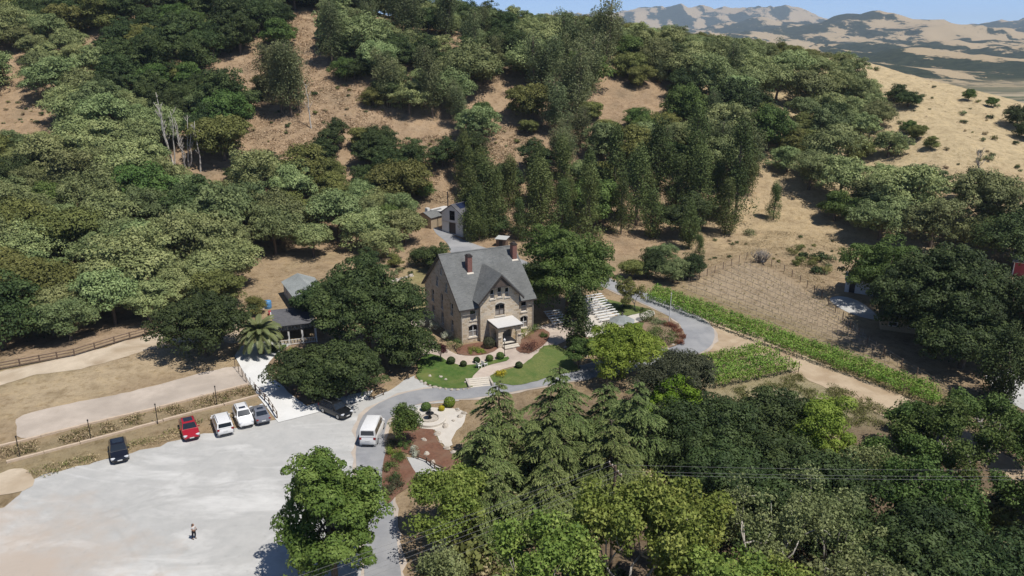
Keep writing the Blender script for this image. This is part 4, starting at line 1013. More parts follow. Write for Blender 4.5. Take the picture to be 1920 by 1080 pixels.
# ------------------------------------------------------------------ person standing on the gravel
M['skin'] = flat('skin', (.36,.20,.13), .6); M['hair'] = flat('dark_hair', (.010,.008,.007), .5); M['top'] = flat('white_top', (.72,.71,.69), .8); M['dark_cloth'] = flat('dark_cloth', (.012,.011,.020), .9); M['shoe'] = flat('dark_shoes', (.03,.025,.03), .7)
def skin(name, verts, edges, mat, parent, sub=1):
    """verts: (pos, radius); grown with a Skin modifier"""
    me = bpy.data.meshes.new(name); me.from_pydata([v[0] for v in verts], edges, []); me.update()
    o = link(name, me, parent)
    o.modifiers.new('skin', 'SKIN'); sd = o.modifiers.new('sub', 'SUBSURF'); sd.levels = sub; sd.render_levels = sub
    for i, v in enumerate(verts):
        s = o.data.skin_vertices[0].data[i]; s.radius = v[1] if hasattr(v[1], '__len__') else (v[1], v[1]); s.use_root = (i == 0)
    bpy.context.view_layer.update()
    dg = bpy.context.evaluated_depsgraph_get(); nm = bpy.data.meshes.new_from_object(o.evaluated_get(dg)); nm.name = name
    o.modifiers.clear(); o.data = nm; nm.materials.clear(); nm.materials.append(M[mat])
    nm.polygons.foreach_set('use_smooth', [True]*len(nm.polygons)); return o
def person():
    p = at(365, 1011); r = empty('person', (p.x, p.y, p.z+.03), math.radians(-20), 'person with long dark hair in white top and dark trousers standing on the gravel', 'person')
    V = [((0,0,.95), (.13,.16)), ((0,0,1.15), (.105,.14)), ((.02,0,1.34), (.11,.17)), ((.03,0,1.45), (.05,.055)), ((.05,0,1.53), (.05,.05)), ((.07,0,1.62), (.085,.075)), ((.07,0,1.70), (.06,.06)),
         ((.0,.10,.88), .085), ((.05,.11,.50), .06), ((-.02,.11,.09), .042), ((.12,.12,.04), .035),
         ((0,-.10,.88), .085), ((-.06,-.11,.50), .06), ((-.14,-.11,.09), .042), ((.0,-.12,.04), .035),
         ((.02,.19,1.38), .05), ((.0,.24,1.12), .04), ((.22,.15,1.08), .032), ((.29,.12,1.09), .03),
         ((.02,-.19,1.38), .05), ((.0,-.24,1.12), .04), ((.22,-.13,1.12), .032), ((.29,-.09,1.13), .03)]
    E = [(0,1),(1,2),(2,3),(3,4),(4,5),(5,6),(0,7),(7,8),(8,9),(9,10),(0,11),(11,12),(12,13),(13,14),(2,15),(15,16),(16,17),(17,18),(2,19),(19,20),(20,21),(21,22)]
    k = len(V)
    for hnd, s in ((18, 1), (22, -1)):
        c = Vector(V[hnd][0])
        for j, (dy, dz, L) in enumerate(((.025, .01, .07), (.008, .015, .08), (-.008, .012, .075), (-.025, .005, .06), (.03*-s, .03, .045))):
            a = c+Vector((.03, dy, dz)); b2 = c+Vector((.03+L*.6, dy*1.1, dz-.02)); 
            V.append((tuple(a), .0095)); V.append((tuple(b2), .008)); E += [(hnd, len(V)-2), (len(V)-2, len(V)-1)]
    skin('body', V, E, 'skin', r)
    skin('top', [((0,0,.98), (.15,.18)), ((0,0,1.15), (.125,.16)), ((.02,0,1.34), (.13,.185)), ((.03,0,1.43), (.07,.09)), ((.02,.19,1.37), .07), ((.01,.225,1.22), .06), ((.02,-.19,1.37), .07), ((.01,-.225,1.22), .06)], [(0,1),(1,2),(2,3),(2,4),(4,5),(2,6),(6,7)], 'top', r)
    skin('trousers', [((0,0,.97), (.15,.185)), ((.0,.10,.86), .11), ((.05,.11,.50), .085), ((-.02,.11,.12), .065), ((0,-.10,.86), .11), ((-.06,-.11,.50), .085), ((-.14,-.11,.12), .065)], [(0,1),(1,2),(2,3),(0,4),(4,5),(5,6)], 'dark_cloth', r)
    skin('hair', [((.03,0,1.66), (.105,.10)), ((-.05,0,1.56), (.07,.10)), ((-.09,0,1.38), (.05,.11)), ((-.10,0,1.22), (.035,.08))], [(0,1),(1,2),(2,3)], 'hair', r)
    f = MB(); f.ball((.155,0,1.60), (.02,.014,.028), 6, 5); f.build('nose', 'skin', r)
    for s in (-1, 1):
        MB().ball((.145, s*.03, 1.63), .011, 6, 4).build('eye', 'hair', r)
        MB().ball((.08, s*.082, 1.60), (.02,.012,.032), 6, 5).build('ear', 'skin', r)
        MB().ball((.05 if s > 0 else -.07, s*.115, .045), (.13,.05,.05), 8, 6).build('shoe', 'shoe', r)
    MB().box((.145, 0, 1.565), (.012, .05, .012)).build('mouth', 'redbrown', r)
    b = empty('camera_controller', (p.x+.33*math.cos(math.radians(-20)), p.y+.33*math.sin(math.radians(-20)), p.z+1.13), math.radians(-20), 'small dark controller held out by the person on the gravel', 'controller')
    MB().box((0, 0, 0), (.09, .19, .03)).build('case', 'black', b); MB().box((.02, 0, .04), (.015, .15, .08), 0, .2, 'Y').build('screen', 'glass2', b)
person()

# ------------------------------------------------------------------ overhead line
up = empty('utility_pole', G(9.0, 59.5), .35, 'timber utility pole standing among the sycamore crowns', 'pole')
gz0 = up.location.z; ptop = 9.6-gz0
MB().path([(0, 0, -.5), (0, 0, ptop+.3)], [.17, .12], 8).build('post', 'timber', up); MB().box((0, 0, ptop-.1), (.12, 2.4, .14), .0).build('crossarm', 'timber', up)
for y in (-1.1, -.55, .55, 1.1): MB().lathe([(.05, 0), (.07, .08), (.03, .16)], (0, y, ptop), 8).build('insulator', 'sill', up)
ends = [(-1.1, 9.7), (-.55, 9.7), (.55, 9.7), (1.1, 9.7), (0.1, 8.3), (-.1, 7.4)]
def wire(a, b, sag, label):
    pts = []
    for i in range(25):
        t = i/24; q = a.lerp(b, t); q.z -= sag*4*t*(1-t); pts.append(q)
    o = pts[0].copy(); m = MB().path([q-o for q in pts], .009, 5); ob = m.build('power_line', 'wire', None, True, o)
    tag(ob, label, 'power line', 'overhead power lines')
R35 = Matrix.Rotation(.35, 3, 'Z'); names = ['highest', 'second highest', 'third', 'fourth', 'fifth', 'lowest']
for k, (yy, zz) in enumerate(ends):
    c = Vector((9.0, 59.5, zz))+R35 @ Vector((0, yy, 0)); n = Vector((-.513, .858, 0))
    wire(Vector((-45.0, 26.5, zz+.4))+n*yy, c, .9, 'thin overhead wire rising from the bottom edge over the near trees, %s of six' % names[k])
    if k < 3: wire(c, Vector((75, 60+yy, zz-.2)), .6, 'thin overhead wire running level through the right sycamores, %s of three' % ['upper', 'middle', 'lower'][k])
# ------------------------------------------------------------------ foliage machinery
M['leaf_grey'] = leaf_mat('grey_green_leaves', (.102,.133,.050), (.20,.25,.095), (.31,.355,.148), .10, hue=.035, val=.32)
M['leaf_dark'] = leaf_mat('dark_green_leaves', (.025,.044,.013), (.052,.082,.024), (.10,.138,.042), .09, hue=.02, val=.22)
M['leaf_mid'] = leaf_mat('mid_green_leaves', (.042,.078,.017), (.082,.140,.030), (.145,.215,.056), .14, hue=.02, val=.15)
M['leaf_olive'] = leaf_mat('olive_leaves', (.085,.098,.026), (.155,.17,.046), (.24,.25,.075), .12, hue=.02, val=.2)
M['leaf_euc'] = leaf_mat('eucalyptus_leaves', (.085,.108,.048), (.155,.185,.078), (.235,.26,.12), .12, hue=.03, val=.22)
M['leaf_col'] = leaf_mat('columnar_leaves', (.045,.068,.020), (.092,.125,.036), (.15,.19,.060), .10, hue=.025, val=.2)
M['leaf_syc'] = leaf_mat('sycamore_leaves', (.095,.145,.026), (.19,.26,.050), (.33,.38,.095), .2, hue=.02, val=.12)
M['leaf_sycgrey'] = leaf_mat('thin_sycamore_leaves', (.10,.125,.048), (.185,.215,.082), (.30,.33,.14), .16, hue=.02, val=.12)
M['leaf_cedar'] = leaf_mat('cedar_needles', (.055,.088,.026), (.125,.170,.052), (.25,.30,.105), .12, hue=.02, val=.1)
M['leaf_lime'] = leaf_mat('lime_leaves', (.11,.20,.015), (.20,.32,.025), (.30,.42,.05), .35, hue=.01, val=.08)
M['leaf_yellowgreen'] = leaf_mat('yellow_green_leaves', (.11,.165,.02), (.20,.28,.04), (.32,.39,.07), .3, hue=.01, val=.1)
M['leaf_vine'] = leaf_mat('vine_leaves', (.11,.215,.030), (.21,.35,.060), (.33,.48,.11), .3, hue=.015, val=.12)
M['leaf_dull'] = leaf_mat('dull_brown_green_leaves', (.040,.048,.024), (.068,.078,.038), (.10,.11,.058), .15, hue=.015, val=.1)
M['leaf_maroon'] = leaf_mat('maroon_leaves', (.035,.010,.012), (.065,.018,.020), (.10,.032,.03), .2, hue=.01, val=.1)
M['leaf_yellow'] = leaf_mat('yellow_flowers', (.35,.30,.02), (.55,.48,.03), (.70,.62,.08), .25, hue=.01, val=.08)
M['leaf_palm'] = leaf_mat('palm_leaflets', (.085,.11,.04), (.16,.19,.075), (.27,.28,.14), .15, rough=.45, hue=.01, val=.1)
M['leaf_walnut'] = leaf_mat('walnut_leaves', (.055,.11,.018), (.11,.19,.036), (.20,.29,.07), .18, hue=.015, val=.1)
M['leaf_red'] = leaf_mat('red_flowers', (.13,.04,.025), (.21,.075,.045), (.28,.13,.08), .2, hue=.01, val=.1)
M['leaf_white'] = leaf_mat('pale_blossom', (.30,.34,.22), (.45,.48,.36), (.62,.62,.52), .2, hue=.01, val=.1)
M['leaf_dry'] = leaf_mat('dry_weeds', (.28,.22,.12), (.42,.35,.19), (.56,.47,.28), .1, hue=.03, val=.2)
M['leaf_weed'] = leaf_mat('green_weeds', (.10,.11,.03), (.17,.17,.05), (.25,.25,.09), .2, hue=.03, val=.2)

def leaf_mesh(name, pos, nrm, size, tint, mat, aspect=.62, tang=None, tri=False):
    """one rhombic leaf per row"""
    n = len(pos); pos = np.asarray(pos, np.float32)
    nrm = nrm/np.maximum(np.linalg.norm(nrm, axis=1), 1e-6)[:, None]
    if tang is None: tang = RNG.normal(size=(n, 3))
    t = tang - (tang*nrm).sum(1)[:, None]*nrm; t /= np.maximum(np.linalg.norm(t, axis=1), 1e-6)[:, None]
    b = np.cross(nrm, t); s = np.asarray(size)[:, None]
    sag = nrm*s*.12
    if tri: q, v = 3, np.stack([pos - t*s*.62, pos + t*s*.42 + b*s*.62*aspect, pos + t*s*.42 - b*s*.62*aspect], 1)
    else: q, v = 4, np.stack([pos - t*s*.5 - sag, pos + b*s*.5*aspect, pos + t*s*.5 - sag, pos - b*s*.5*aspect], 1)
    v = v.reshape(-1, 3).astype(np.float32)
    me = bpy.data.meshes.new(name)
    me.vertices.add(q*n); me.vertices.foreach_set('co', v.ravel())
    me.loops.add(q*n); me.loops.foreach_set('vertex_index', np.arange(q*n, dtype=np.int32))
    me.polygons.add(n); me.polygons.foreach_set('loop_start', np.arange(0, q*n, q, dtype=np.int32))
    me.update(calc_edges=True)
    a = me.attributes.new('tint', 'FLOAT', 'POINT'); a.data.foreach_set('value', np.repeat(np.clip(tint, 0, 1), q).astype(np.float32))
    me.materials.append(M[mat]); return me
def puff_leaves(puffs, leaf, per=70, dens=None, low=-.55, inner=.2, jit=.24, up=.25, flatk=1.0):
    """puffs: list of (centre, radius3). returns pos, nrm, size, tint"""
    Ps, Ns, Ss, Ts = [], [], [], []
    for c, r in puffs:
        r = np.array(r if hasattr(r, '__len__') else (r, r, r*.85))
        k = per if dens is None else int(dens*(r[0]*r[1]+r[0]*r[2]+r[1]*r[2])/3/(leaf*leaf))
        d = RNG.normal(size=(int(k*1.5)+4, 3)); d /= np.linalg.norm(d, axis=1)[:, None]
        d = d[d[:, 2] > low][:k]
        rad = np.where(RNG.random(len(d)) < inner, RNG.uniform(.35, .8, len(d)), RNG.uniform(.82, 1.08, len(d)))
        Ps.append(np.array(c)+d*r*rad[:, None])
        Ns.append(d*.85 + np.array((0, 0, up)) + RNG.normal(size=d.shape)*jit)
        Ss.append(leaf*RNG.uniform(.65, 1.35, len(d)))
        Ts.append(RNG.uniform(.15, .85) + RNG.normal(size=len(d))*.09)
    return np.concatenate(Ps), np.concatenate(Ns), np.concatenate(Ss), np.concatenate(Ts)
def limbs(mb, base, top, trunk_r, targets, n=6, split=.45, wob=.25):
    """trunk plus bending limbs reaching the given targets"""
    b = Vector(base); t = Vector(top)
    k = [b.lerp(t, f)+Vector((random.uniform(-wob, wob), random.uniform(-wob, wob), 0))*f*(1 if f < 1 else 0) for f in (0, .35, .7, 1)]
    mb.path([b+Vector((0, 0, -.4))]+k[0:], [trunk_r*1.35, trunk_r*1.1, trunk_r*.9, trunk_r*.75, trunk_r*.45], n)
    for tg in targets:
        tg = Vector(tg); f = random.uniform(split, .95)
        s = b.lerp(t, f); L = (tg-s).length; mid = s.lerp(tg, .5)+Vector((random.uniform(-1, 1), random.uniform(-1, 1), random.uniform(.2, 1)))*L*.10
        r = trunk_r*random.uniform(.35, .55)
        mb.path([s, mid, tg], [r, r*.6, r*.2], max(4, n-1))
    return mb
def crown_puffs(R, h, z0, nl, npf, pr, rng, flatten=.8, lobe=.5, low=-.62):
    """lobes on a dome, each lobe a cluster of small puffs"""
    puffs, cents, core = [], [], []
    zc = z0+(h-z0)*.45; rz = (h-z0)*.55
    for i in range(nl):
        a = 2*math.pi*(i+rng.uniform(-.3, .3))/nl*1.618*1.0; e = rng.uniform(low, 1.0)
        ce = math.sqrt(max(0, 1-e*e)); q = rng.uniform(.45, .78)
        c = np.array((math.cos(a)*ce*R*q, math.sin(a)*ce*R*q, zc+e*rz*q))
        lr = R*lobe*rng.uniform(.75, 1.15); cents.append(c)
        for j in range(npf):
            d = rng.normal(size=3); d[2] = d[2]*.8+.45; d /= np.linalg.norm(d)
            if d[2] < -.3: d[2] *= -.6
            p = c+d*np.array((lr, lr, lr*flatten))*rng.uniform(.82, 1.15)
            r = pr*rng.uniform(.6, 1.25); puffs.append((p, (r, r, r*.75)))
        core.append((c, (lr*.82, lr*.82, lr*.82*flatten)))
    crown_puffs.core = core
    return puffs, cents
def tree(name, parts, loc=(0, 0, 0)):
    r = empty(name, loc)
    for nm, me in parts: link(nm, me, r)
    return r
NEAR = False
def mk_oak(name, leafmat, R, h, nl, npf, pr, leaf, per, seed, bark='bark', trunk=None, z0=None, flatten=.8, lobe=.5, inner=.22):
    rng = np.random.default_rng(seed); random.seed(seed)
    if NEAR: leaf *= .76; per = int(per*1.6)
    z0 = h*.06 if z0 is None else z0
    puffs, cents = crown_puffs(R, h, z0, nl, npf, pr, rng, flatten, lobe)
    zmin = min(p[0][2]-p[1][2] for p in puffs); 
    A = puff_leaves(puffs, leaf, per, low=-.22, inner=.08); B = puff_leaves(crown_puffs.core, leaf*1.25, int(per*1.7), low=-.9, inner=.3, jit=.6)
    L = leaf_mesh('crown', *[np.concatenate([p, q]) for p, q in zip(A, B)], leafmat, .8, tri=True)
    mb = limbs(MB(), (0, 0, 0), (random.uniform(-.4, .4), random.uniform(-.4, .4), h*.55), trunk or R*.07, cents)
    return tree(name, [('trunk', mb.mesh('trunk', bark, True)), ('crown', L)])
def mk_euc(name, leafmat, h, stems, spread, pr, leaf, per, seed, low=.35, bark='bark', npf=16):
    rng = np.random.default_rng(seed); random.seed(seed); mb = MB(); puffs = []
    for s in range(stems):
        a = rng.uniform(0, 6.28); hh = h*rng.uniform(.75, 1.0); off = spread*rng.uniform(.2, 1)*(stems > 1)
        top = np.array((math.cos(a)*off, math.sin(a)*off, hh)); tg = []
        for j in range(npf):
            f = rng.uniform(low, 1.0)**.9; b = rng.uniform(0, 6.28); rr = rng.uniform(.3, 1.0)*spread*.55*(1.15-f*.6)
            p = top*np.array((f, f, f))+np.array((math.cos(b)*rr, math.sin(b)*rr, 0))
            r = pr*rng.uniform(.6, 1.25); puffs.append((p, (r, r, r*1.25)))
            if j % 2 == 0: tg.append(p)
        limbs(mb, (math.cos(a)*off*.15, math.sin(a)*off*.15, 0), tuple(top), h*.008+.05, tg, 5, .3, .5)
    L = leaf_mesh('crown', *puff_leaves(puffs, leaf, per, low=-.9, inner=.3, jit=.75, up=0.05), leafmat, .55, tri=True)
    return tree(name, [('trunk', mb.mesh('trunk', bark, True)), ('crown', L)])
def mk_col(name, leafmat, h, R, pr, leaf, per, n, seed, bark='bark'):
    rng = np.random.default_rng(seed); random.seed(seed); puffs = []; tg = []
    for i in range(n):
        f = rng.uniform(.1, 1); b = rng.uniform(0, 6.28)
        rr = R*min(1, 2.6*(1.03-f))*(.75+.35*math.sin(f*9+seed))*rng.uniform(.5, 1)
        p = np.array((math.cos(b)*rr, math.sin(b)*rr, f*h)); r = pr*rng.uniform(.7, 1.3)
        puffs.append((p, (r, r, r*1.5)));
        if i % 4 == 0: tg.append(p)
    L = leaf_mesh('crown', *puff_leaves(puffs, leaf, per, low=-.9, inner=.25, jit=.6, up=.1), leafmat, .6, tri=True)
    mb = limbs(MB(), (0, 0, 0), (0, 0, h*.9), h*.014+.06, tg, 5, .1, .3)
    return tree(name, [('trunk', mb.mesh('trunk', bark, True)), ('crown', L)])
def mk_shrub(name, leafmat, R, h, n, pr, leaf, per, seed, stem='bark'):
    rng = np.random.default_rng(seed); puffs = []
    for i in range(n):
        a = rng.uniform(0, 6.28); q = math.sqrt(rng.uniform(0, 1)); z = h*(.35+.55*rng.uniform(0, 1)*(1-.5*q))
        r = pr*rng.uniform(.7, 1.25); puffs.append(((math.cos(a)*q*R*.8, math.sin(a)*q*R*.8, z), (r, r, r*.8)))
    L = leaf_mesh('foliage', *puff_leaves(puffs, leaf, per, low=-.95, inner=.25), leafmat)
    random.seed(seed); mb = limbs(MB(), (0, 0, 0), (0, 0, h*.4), .05+R*.02, [p[0] for p in puffs[:5]], 5, .1, .05)
    return tree(name, [('stem', mb.mesh('stem', stem, True)), ('foliage', L)])
def mk_ball(name, leafmat, r, seed, leaf=.15, n=1500, zs=.92):
    d = RNG.normal(size=(n, 3)); d /= np.linalg.norm(d, axis=1)[:, None]
    pos = d*np.array((r, r, r*zs))*RNG.uniform(.9, 1.03, n)[:, None]+np.array((0, 0, r*.92))
    L = leaf_mesh('foliage', pos, d+RNG.normal(size=d.shape)*.35, leaf*RNG.uniform(.7, 1.3, n), RNG.uniform(.2, .8, n), leafmat)
    mb = MB().path([(0, 0, -.1), (0, 0, r)], [.06, .04], 5)
    return tree(name, [('stem', mb.mesh('stem', 'bark', True)), ('foliage', L)])
def mk_bare(name, h, seed, stems=3, spread=2.0, bark='bark_pale'):
    rng = np.random.default_rng(seed); random.seed(seed); mb = MB()
    for s in range(stems):
        a = rng.uniform(0, 6.28); hh = h*rng.uniform(.7, 1); off = spread*rng.uniform(.3, 1)
        b = Vector((math.cos(a)*.4, math.sin(a)*.4, 0)); t = Vector((math.cos(a)*off, math.sin(a)*off, hh))
        pts = [b.lerp(t, f)+Vector((rng.normal()*.18, rng.normal()*.18, 0)) for f in np.linspace(0, 1, 7)]
        mb.path([b-Vector((0, 0, .4))]+pts, [.26]+list(np.linspace(.22, .05, 7)), 6)
        for j in range(7):
            p = b.lerp(t, rng.uniform(.35, .97)); an = rng.uniform(0, 6.28); L = rng.uniform(.8, 2.2)
            q = p+Vector((math.cos(an)*L*.55, math.sin(an)*L*.55, L*.9)); m2 = p.lerp(q, .5)+Vector((0, 0, -.12*L))
            mb.path([p, m2, q], [.085, .055, .02], 4)
            for e in range(2):
                q2 = m2+Vector((rng.normal()*.4, rng.normal()*.4, rng.uniform(.4, 1.0))); mb.path([m2, q2], [.04, .015], 4)
    r = empty(name); link('trunk', mb.mesh('trunk', bark, True), r); return r
def mk_cedar(name, h, R, seed, leafmat='leaf_cedar', nb=42, dens=1.0):
    """deodar: long sweeping branches, each a drooping plume, nodding top"""
    rng = np.random.default_rng(seed); mb = MB()
    lean = rng.normal(size=2)*.3
    mb.path([(0, 0, -.5), (lean[0]*.3, lean[1]*.3, h*.5), (lean[0], lean[1], h*.97), (lean[0]*1.5+.2, lean[1]*1.5, h)], [.30, .18, .04, .02], 7)
    Ps, Ns, Ss, Ts, Tg = [], [], [], [], []
    for i in range(nb):
        f = .10+.88*(i/(nb-1))**.9; z = h*f; a = i*2.399+rng.uniform(-.5, .5)
        L = R*(1.04-f)**.85*rng.uniform(.55, 1.3)+.3
        d = np.array((math.cos(a), math.sin(a), 0)); sd = np.array((-d[1], d[0], 0)); org = np.array((lean[0]*f, lean[1]*f, z))
        rise = rng.uniform(.25, .6); sag = rise+rng.uniform(.12, .38)
        def bp(t): return org + d*L*t + np.array((0, 0, 1))*L*(rise*t-sag*t**2.4)
        mb.path([tuple(bp(t)) for t in (0, .35, .7, 1)], [.07, .05, .03, .012], 4)
        # side plumes along the branch
        m = int(5+L*3.2)
        for j in range(m):
            t0 = .16+.86*j/m; s = 1 if j % 2 else -1; pl = L*(.42*(1.05-t0)+.10)*rng.uniform(.7, 1.25)
            o0 = bp(t0); dirv = d*.72+sd*s*rng.uniform(.6, 1.0); dirv /= np.linalg.norm(dirv)
            n = int(34*pl*dens)+5; u = rng.uniform(0, 1.05, n); w = (.05+.09*pl)*np.sin(np.clip(u, .05, 1)*math.pi)**.5
            q = rng.uniform(-1, 1, n); pd = np.array((-dirv[1], dirv[0], 0))
            pos = o0+dirv*(u*pl)[:, None]+pd*(q*w)[:, None]+np.array((0, 0, 1))*(-.62*pl*u**1.7-np.abs(q)*w*.6+rng.normal(size=n)*.035)[:, None]
            Ps.append(pos); Tg.append(dirv*.9+pd*(q*.7)[:, None]+np.array((0, 0, -.35))+rng.normal(size=(n, 3))*.2)
            Ns.append(np.array((0, 0, 1.0))+dirv*.3+pd*(q*.5)[:, None]+rng.normal(size=(n, 3))*.32); Ss.append(rng.uniform(.24, .48, n)); Ts.append(np.clip(.15+.55*u+.25*t0+rng.normal(size=n)*.12, 0, 1))
    L = leaf_mesh('crown', np.concatenate(Ps), np.concatenate(Ns), np.concatenate(Ss), np.concatenate(Ts), leafmat, .24, np.concatenate(Tg))
    return tree(name, [('trunk', mb.mesh('trunk', 'bark', True)), ('crown', L)])
def mk_syc(name, leafmat, R, h, seed, leaf=.30, npf=150, per=70, pr=.85, bark='bark_pale', gap=.0, low=.25):
    """broad open crown with visible pale limbs: recursive branching, leaves at the twigs"""
    rng = np.random.default_rng(seed); mb = MB(); tips = []
    def grow(p, d, L, r, lev):
        q = p+d*L; m = p+d*L*.5+rng.normal(size=3)*L*.07
        mb.path([tuple(p), tuple(m), tuple(q)], [r, r*.85, r*.68], 6 if lev < 2 else 4)
        if lev >= 4: tips.append(q); tips.append(m); return
        k = 3 if lev < 2 else (2 if lev < 3 else 3)
        for j in range(k):
            a = rng.normal(size=3); a[2] = a[2]*.6+.32; a -= d*(a@d)*.6; a /= np.linalg.norm(a)
            nd = d*.62+a*(.85 if lev < 2 else .95); nd /= np.linalg.norm(nd)
            grow(q, nd, L*rng.uniform(.66, .86), r*.62, lev+1)
        if lev >= 2: tips.append(q)
    grow(np.array((0, 0, -.4)), np.array((rng.normal()*.12, rng.normal()*.12, 1.0)), h*.27, R*.034+.04, 0)
    T = np.array(tips); mx = np.abs(T[:, :2]).max(); ht = T[:, 2].max()
    sx, sz = R*.9/mx, h*.93/ht
    mb.v = [(x*sx, y*sx, z*sz) for x, y, z in mb.v]; T = T*np.array((sx, sx, sz))
    T = T[T[:, 2] > h*low]
    idx = rng.permutation(len(T))[:npf]
    if len(idx) < npf: idx = np.concatenate([idx, rng.integers(0, len(T), npf-len(idx))])
    puffs = [(T[i]+rng.normal(size=3)*.25, tuple(pr*rng.uniform(.65, 1.3)*np.array((1, 1, .75)))) for i in idx if rng.random() > gap]
    L = leaf_mesh('crown', *puff_leaves(puffs, leaf, per, low=-.8, inner=.35, jit=.8, up=.35), leafmat, .85, tri=True)
    return tree(name, [('trunk', mb.mesh('trunk', bark, True)), ('crown', L)])

# ------------------------------------------------------------------ hillside woods
PROTO = {}
def proto(sp, fn, n):
    PROTO[sp] = [fn(i) for i in range(n)]
    for r in PROTO[sp]: reg(r)
def vary(i):
    """every variant has its own build: round, wide, ragged or tall"""
    return [(5.2, 8.2, 13, .50), (4.6, 9.2, 11, .46), (5.8, 7.6, 15, .44), (4.8, 8.6, 10, .44), (5.2, 8.4, 12, .54), (4.3, 7.6, 9, .48)][i % 6]
def oakv(name, lm, i, seed, k=1.0, bark='bark'):
    R, h, nl, lobe = vary(i); return mk_oak(name, lm, R*k, h*k, nl, 13, 1.0+.12*(i % 3), .26, 95, seed+i, lobe=lobe, flatten=.7+.1*(i % 3), bark=bark)
proto('grey', lambda i: oakv('live_oak', 'leaf_grey', i, 100), 6)
proto('dark', lambda i: oakv('dark_oak', 'leaf_dark', i, 200), 5)
proto('olive', lambda i: oakv('scrub_oak', 'leaf_olive', i, 300, .82), 3)
proto('euc', lambda i: mk_euc('eucalyptus_tree', 'leaf_euc', 11.5+1.0*i, 2, 4.6, 1.45, .28, 150, 400+i, low=.22, npf=26), 4)
proto('col', lambda i: mk_col('columnar_tree', 'leaf_col', 11.0+1.1*i, 2.4+.25*i, 1.1, .27, 110, 66, 500+i), 4)
proto('mid', lambda i: oakv('broadleaf_tree', 'leaf_mid', i+3, 600, .85), 2)
proto('scrub', lambda i: mk_shrub('scrub_bush', ['leaf_olive', 'leaf_euc', 'leaf_dry', 'leaf_dark'][i], 1.1, 1.2, 9, .42, .22, 40, 700+i), 4)
USED = {k: [False]*len(v) for k, v in PROTO.items()}
SPH = {'grey': 8.5, 'dark': 8.5, 'olive': 7.5, 'euc': 13, 'col': 13, 'mid': 7.4, 'scrub': 1.3}
SPR = {'grey': 4.9, 'dark': 4.9, 'olive': 4.0, 'euc': 3.3, 'col': 2.5, 'mid': 4.0, 'scrub': 1.0}
def plant(sp, loc, sc, label, group, cat='tree', rz=None, k=None):
    i = random.randrange(len(PROTO[sp])) if k is None else k
    first = not USED[sp][i]; USED[sp][i] = True
    s = (sc*random.uniform(.92, 1.08), sc*random.uniform(.92, 1.08), sc*random.uniform(.9, 1.1))
    return place(PROTO[sp][i], first, loc, random.uniform(0, 6.28) if rz is None else rz, s, label, group, cat)
BARE = [
 [(538,30),(600,22),(588,75),(640,150),(720,185),(740,240),(640,228),(600,255),(545,285),(450,290),(438,270),(475,245),(470,195),(432,165),(455,115),(540,98)],
 [(640,48),(690,36),(682,56),(640,66)], [(385,145),(418,95),(438,105),(422,152)],
 [(-60,175),(60,185),(120,205),(100,240),(60,238),(-60,235)], [(-20,105),(50,98),(72,130),(45,155),(10,150)], [(150,72),(192,78),(182,100),(150,98)],
 [(755,265),(790,235),(850,235),(905,275),(960,262),(1032,222),(1040,255),(935,312),(900,305),(860,262),(800,300),(850,345),(870,370),(835,388),(770,372),(730,365),(800,350),(790,300)],
 [(1112,172),(1180,165),(1262,165),(1245,195),(1150,222),(1120,212)], [(840,180),(905,165),(960,150),(985,175),(920,200)], [(1150,150),(1190,148),(1180,172),(1140,172)],
 [(1402,300),(1432,322),(1448,402),(1492,330),(1506,392),(1600,436),(1585,520),(1300,560),(1322,470),(1330,452),(1460,405),(1425,365)],
 [(1588,118),(1640,115),(1980,215),(1980,430),(1900,400),(1850,345),(1790,335),(1705,285),(1690,315),(1640,305),(1600,310),(1650,262),(1672,205),(1628,150)],
 [(1100,440),(1200,440),(1260,470),(1290,545),(1150,500)], [(1440,200),(1490,195),(1500,225),(1450,230)], [(1190,100),(1205,92),(1215,108),(1195,112)],
 [(640,478),(790,475),(795,600),(640,560)], [(318,262),(385,262),(392,338),(322,332)], [(750,350),(868,350),(876,440),(960,470),(1000,520),(830,500),(790,455)],
 [(470,490),(560,470),(600,560),(480,600)]]
FLATB = [[(-300,668),(0,660),(130,642),(300,606),(430,575),(520,515),(640,485),(800,478),(870,500),(1110,560),(1160,500),(1330,470),(1580,540),(1620,450),(1780,470),(1920,500),(2200,520),(2200,1200),(-300,1200)]]
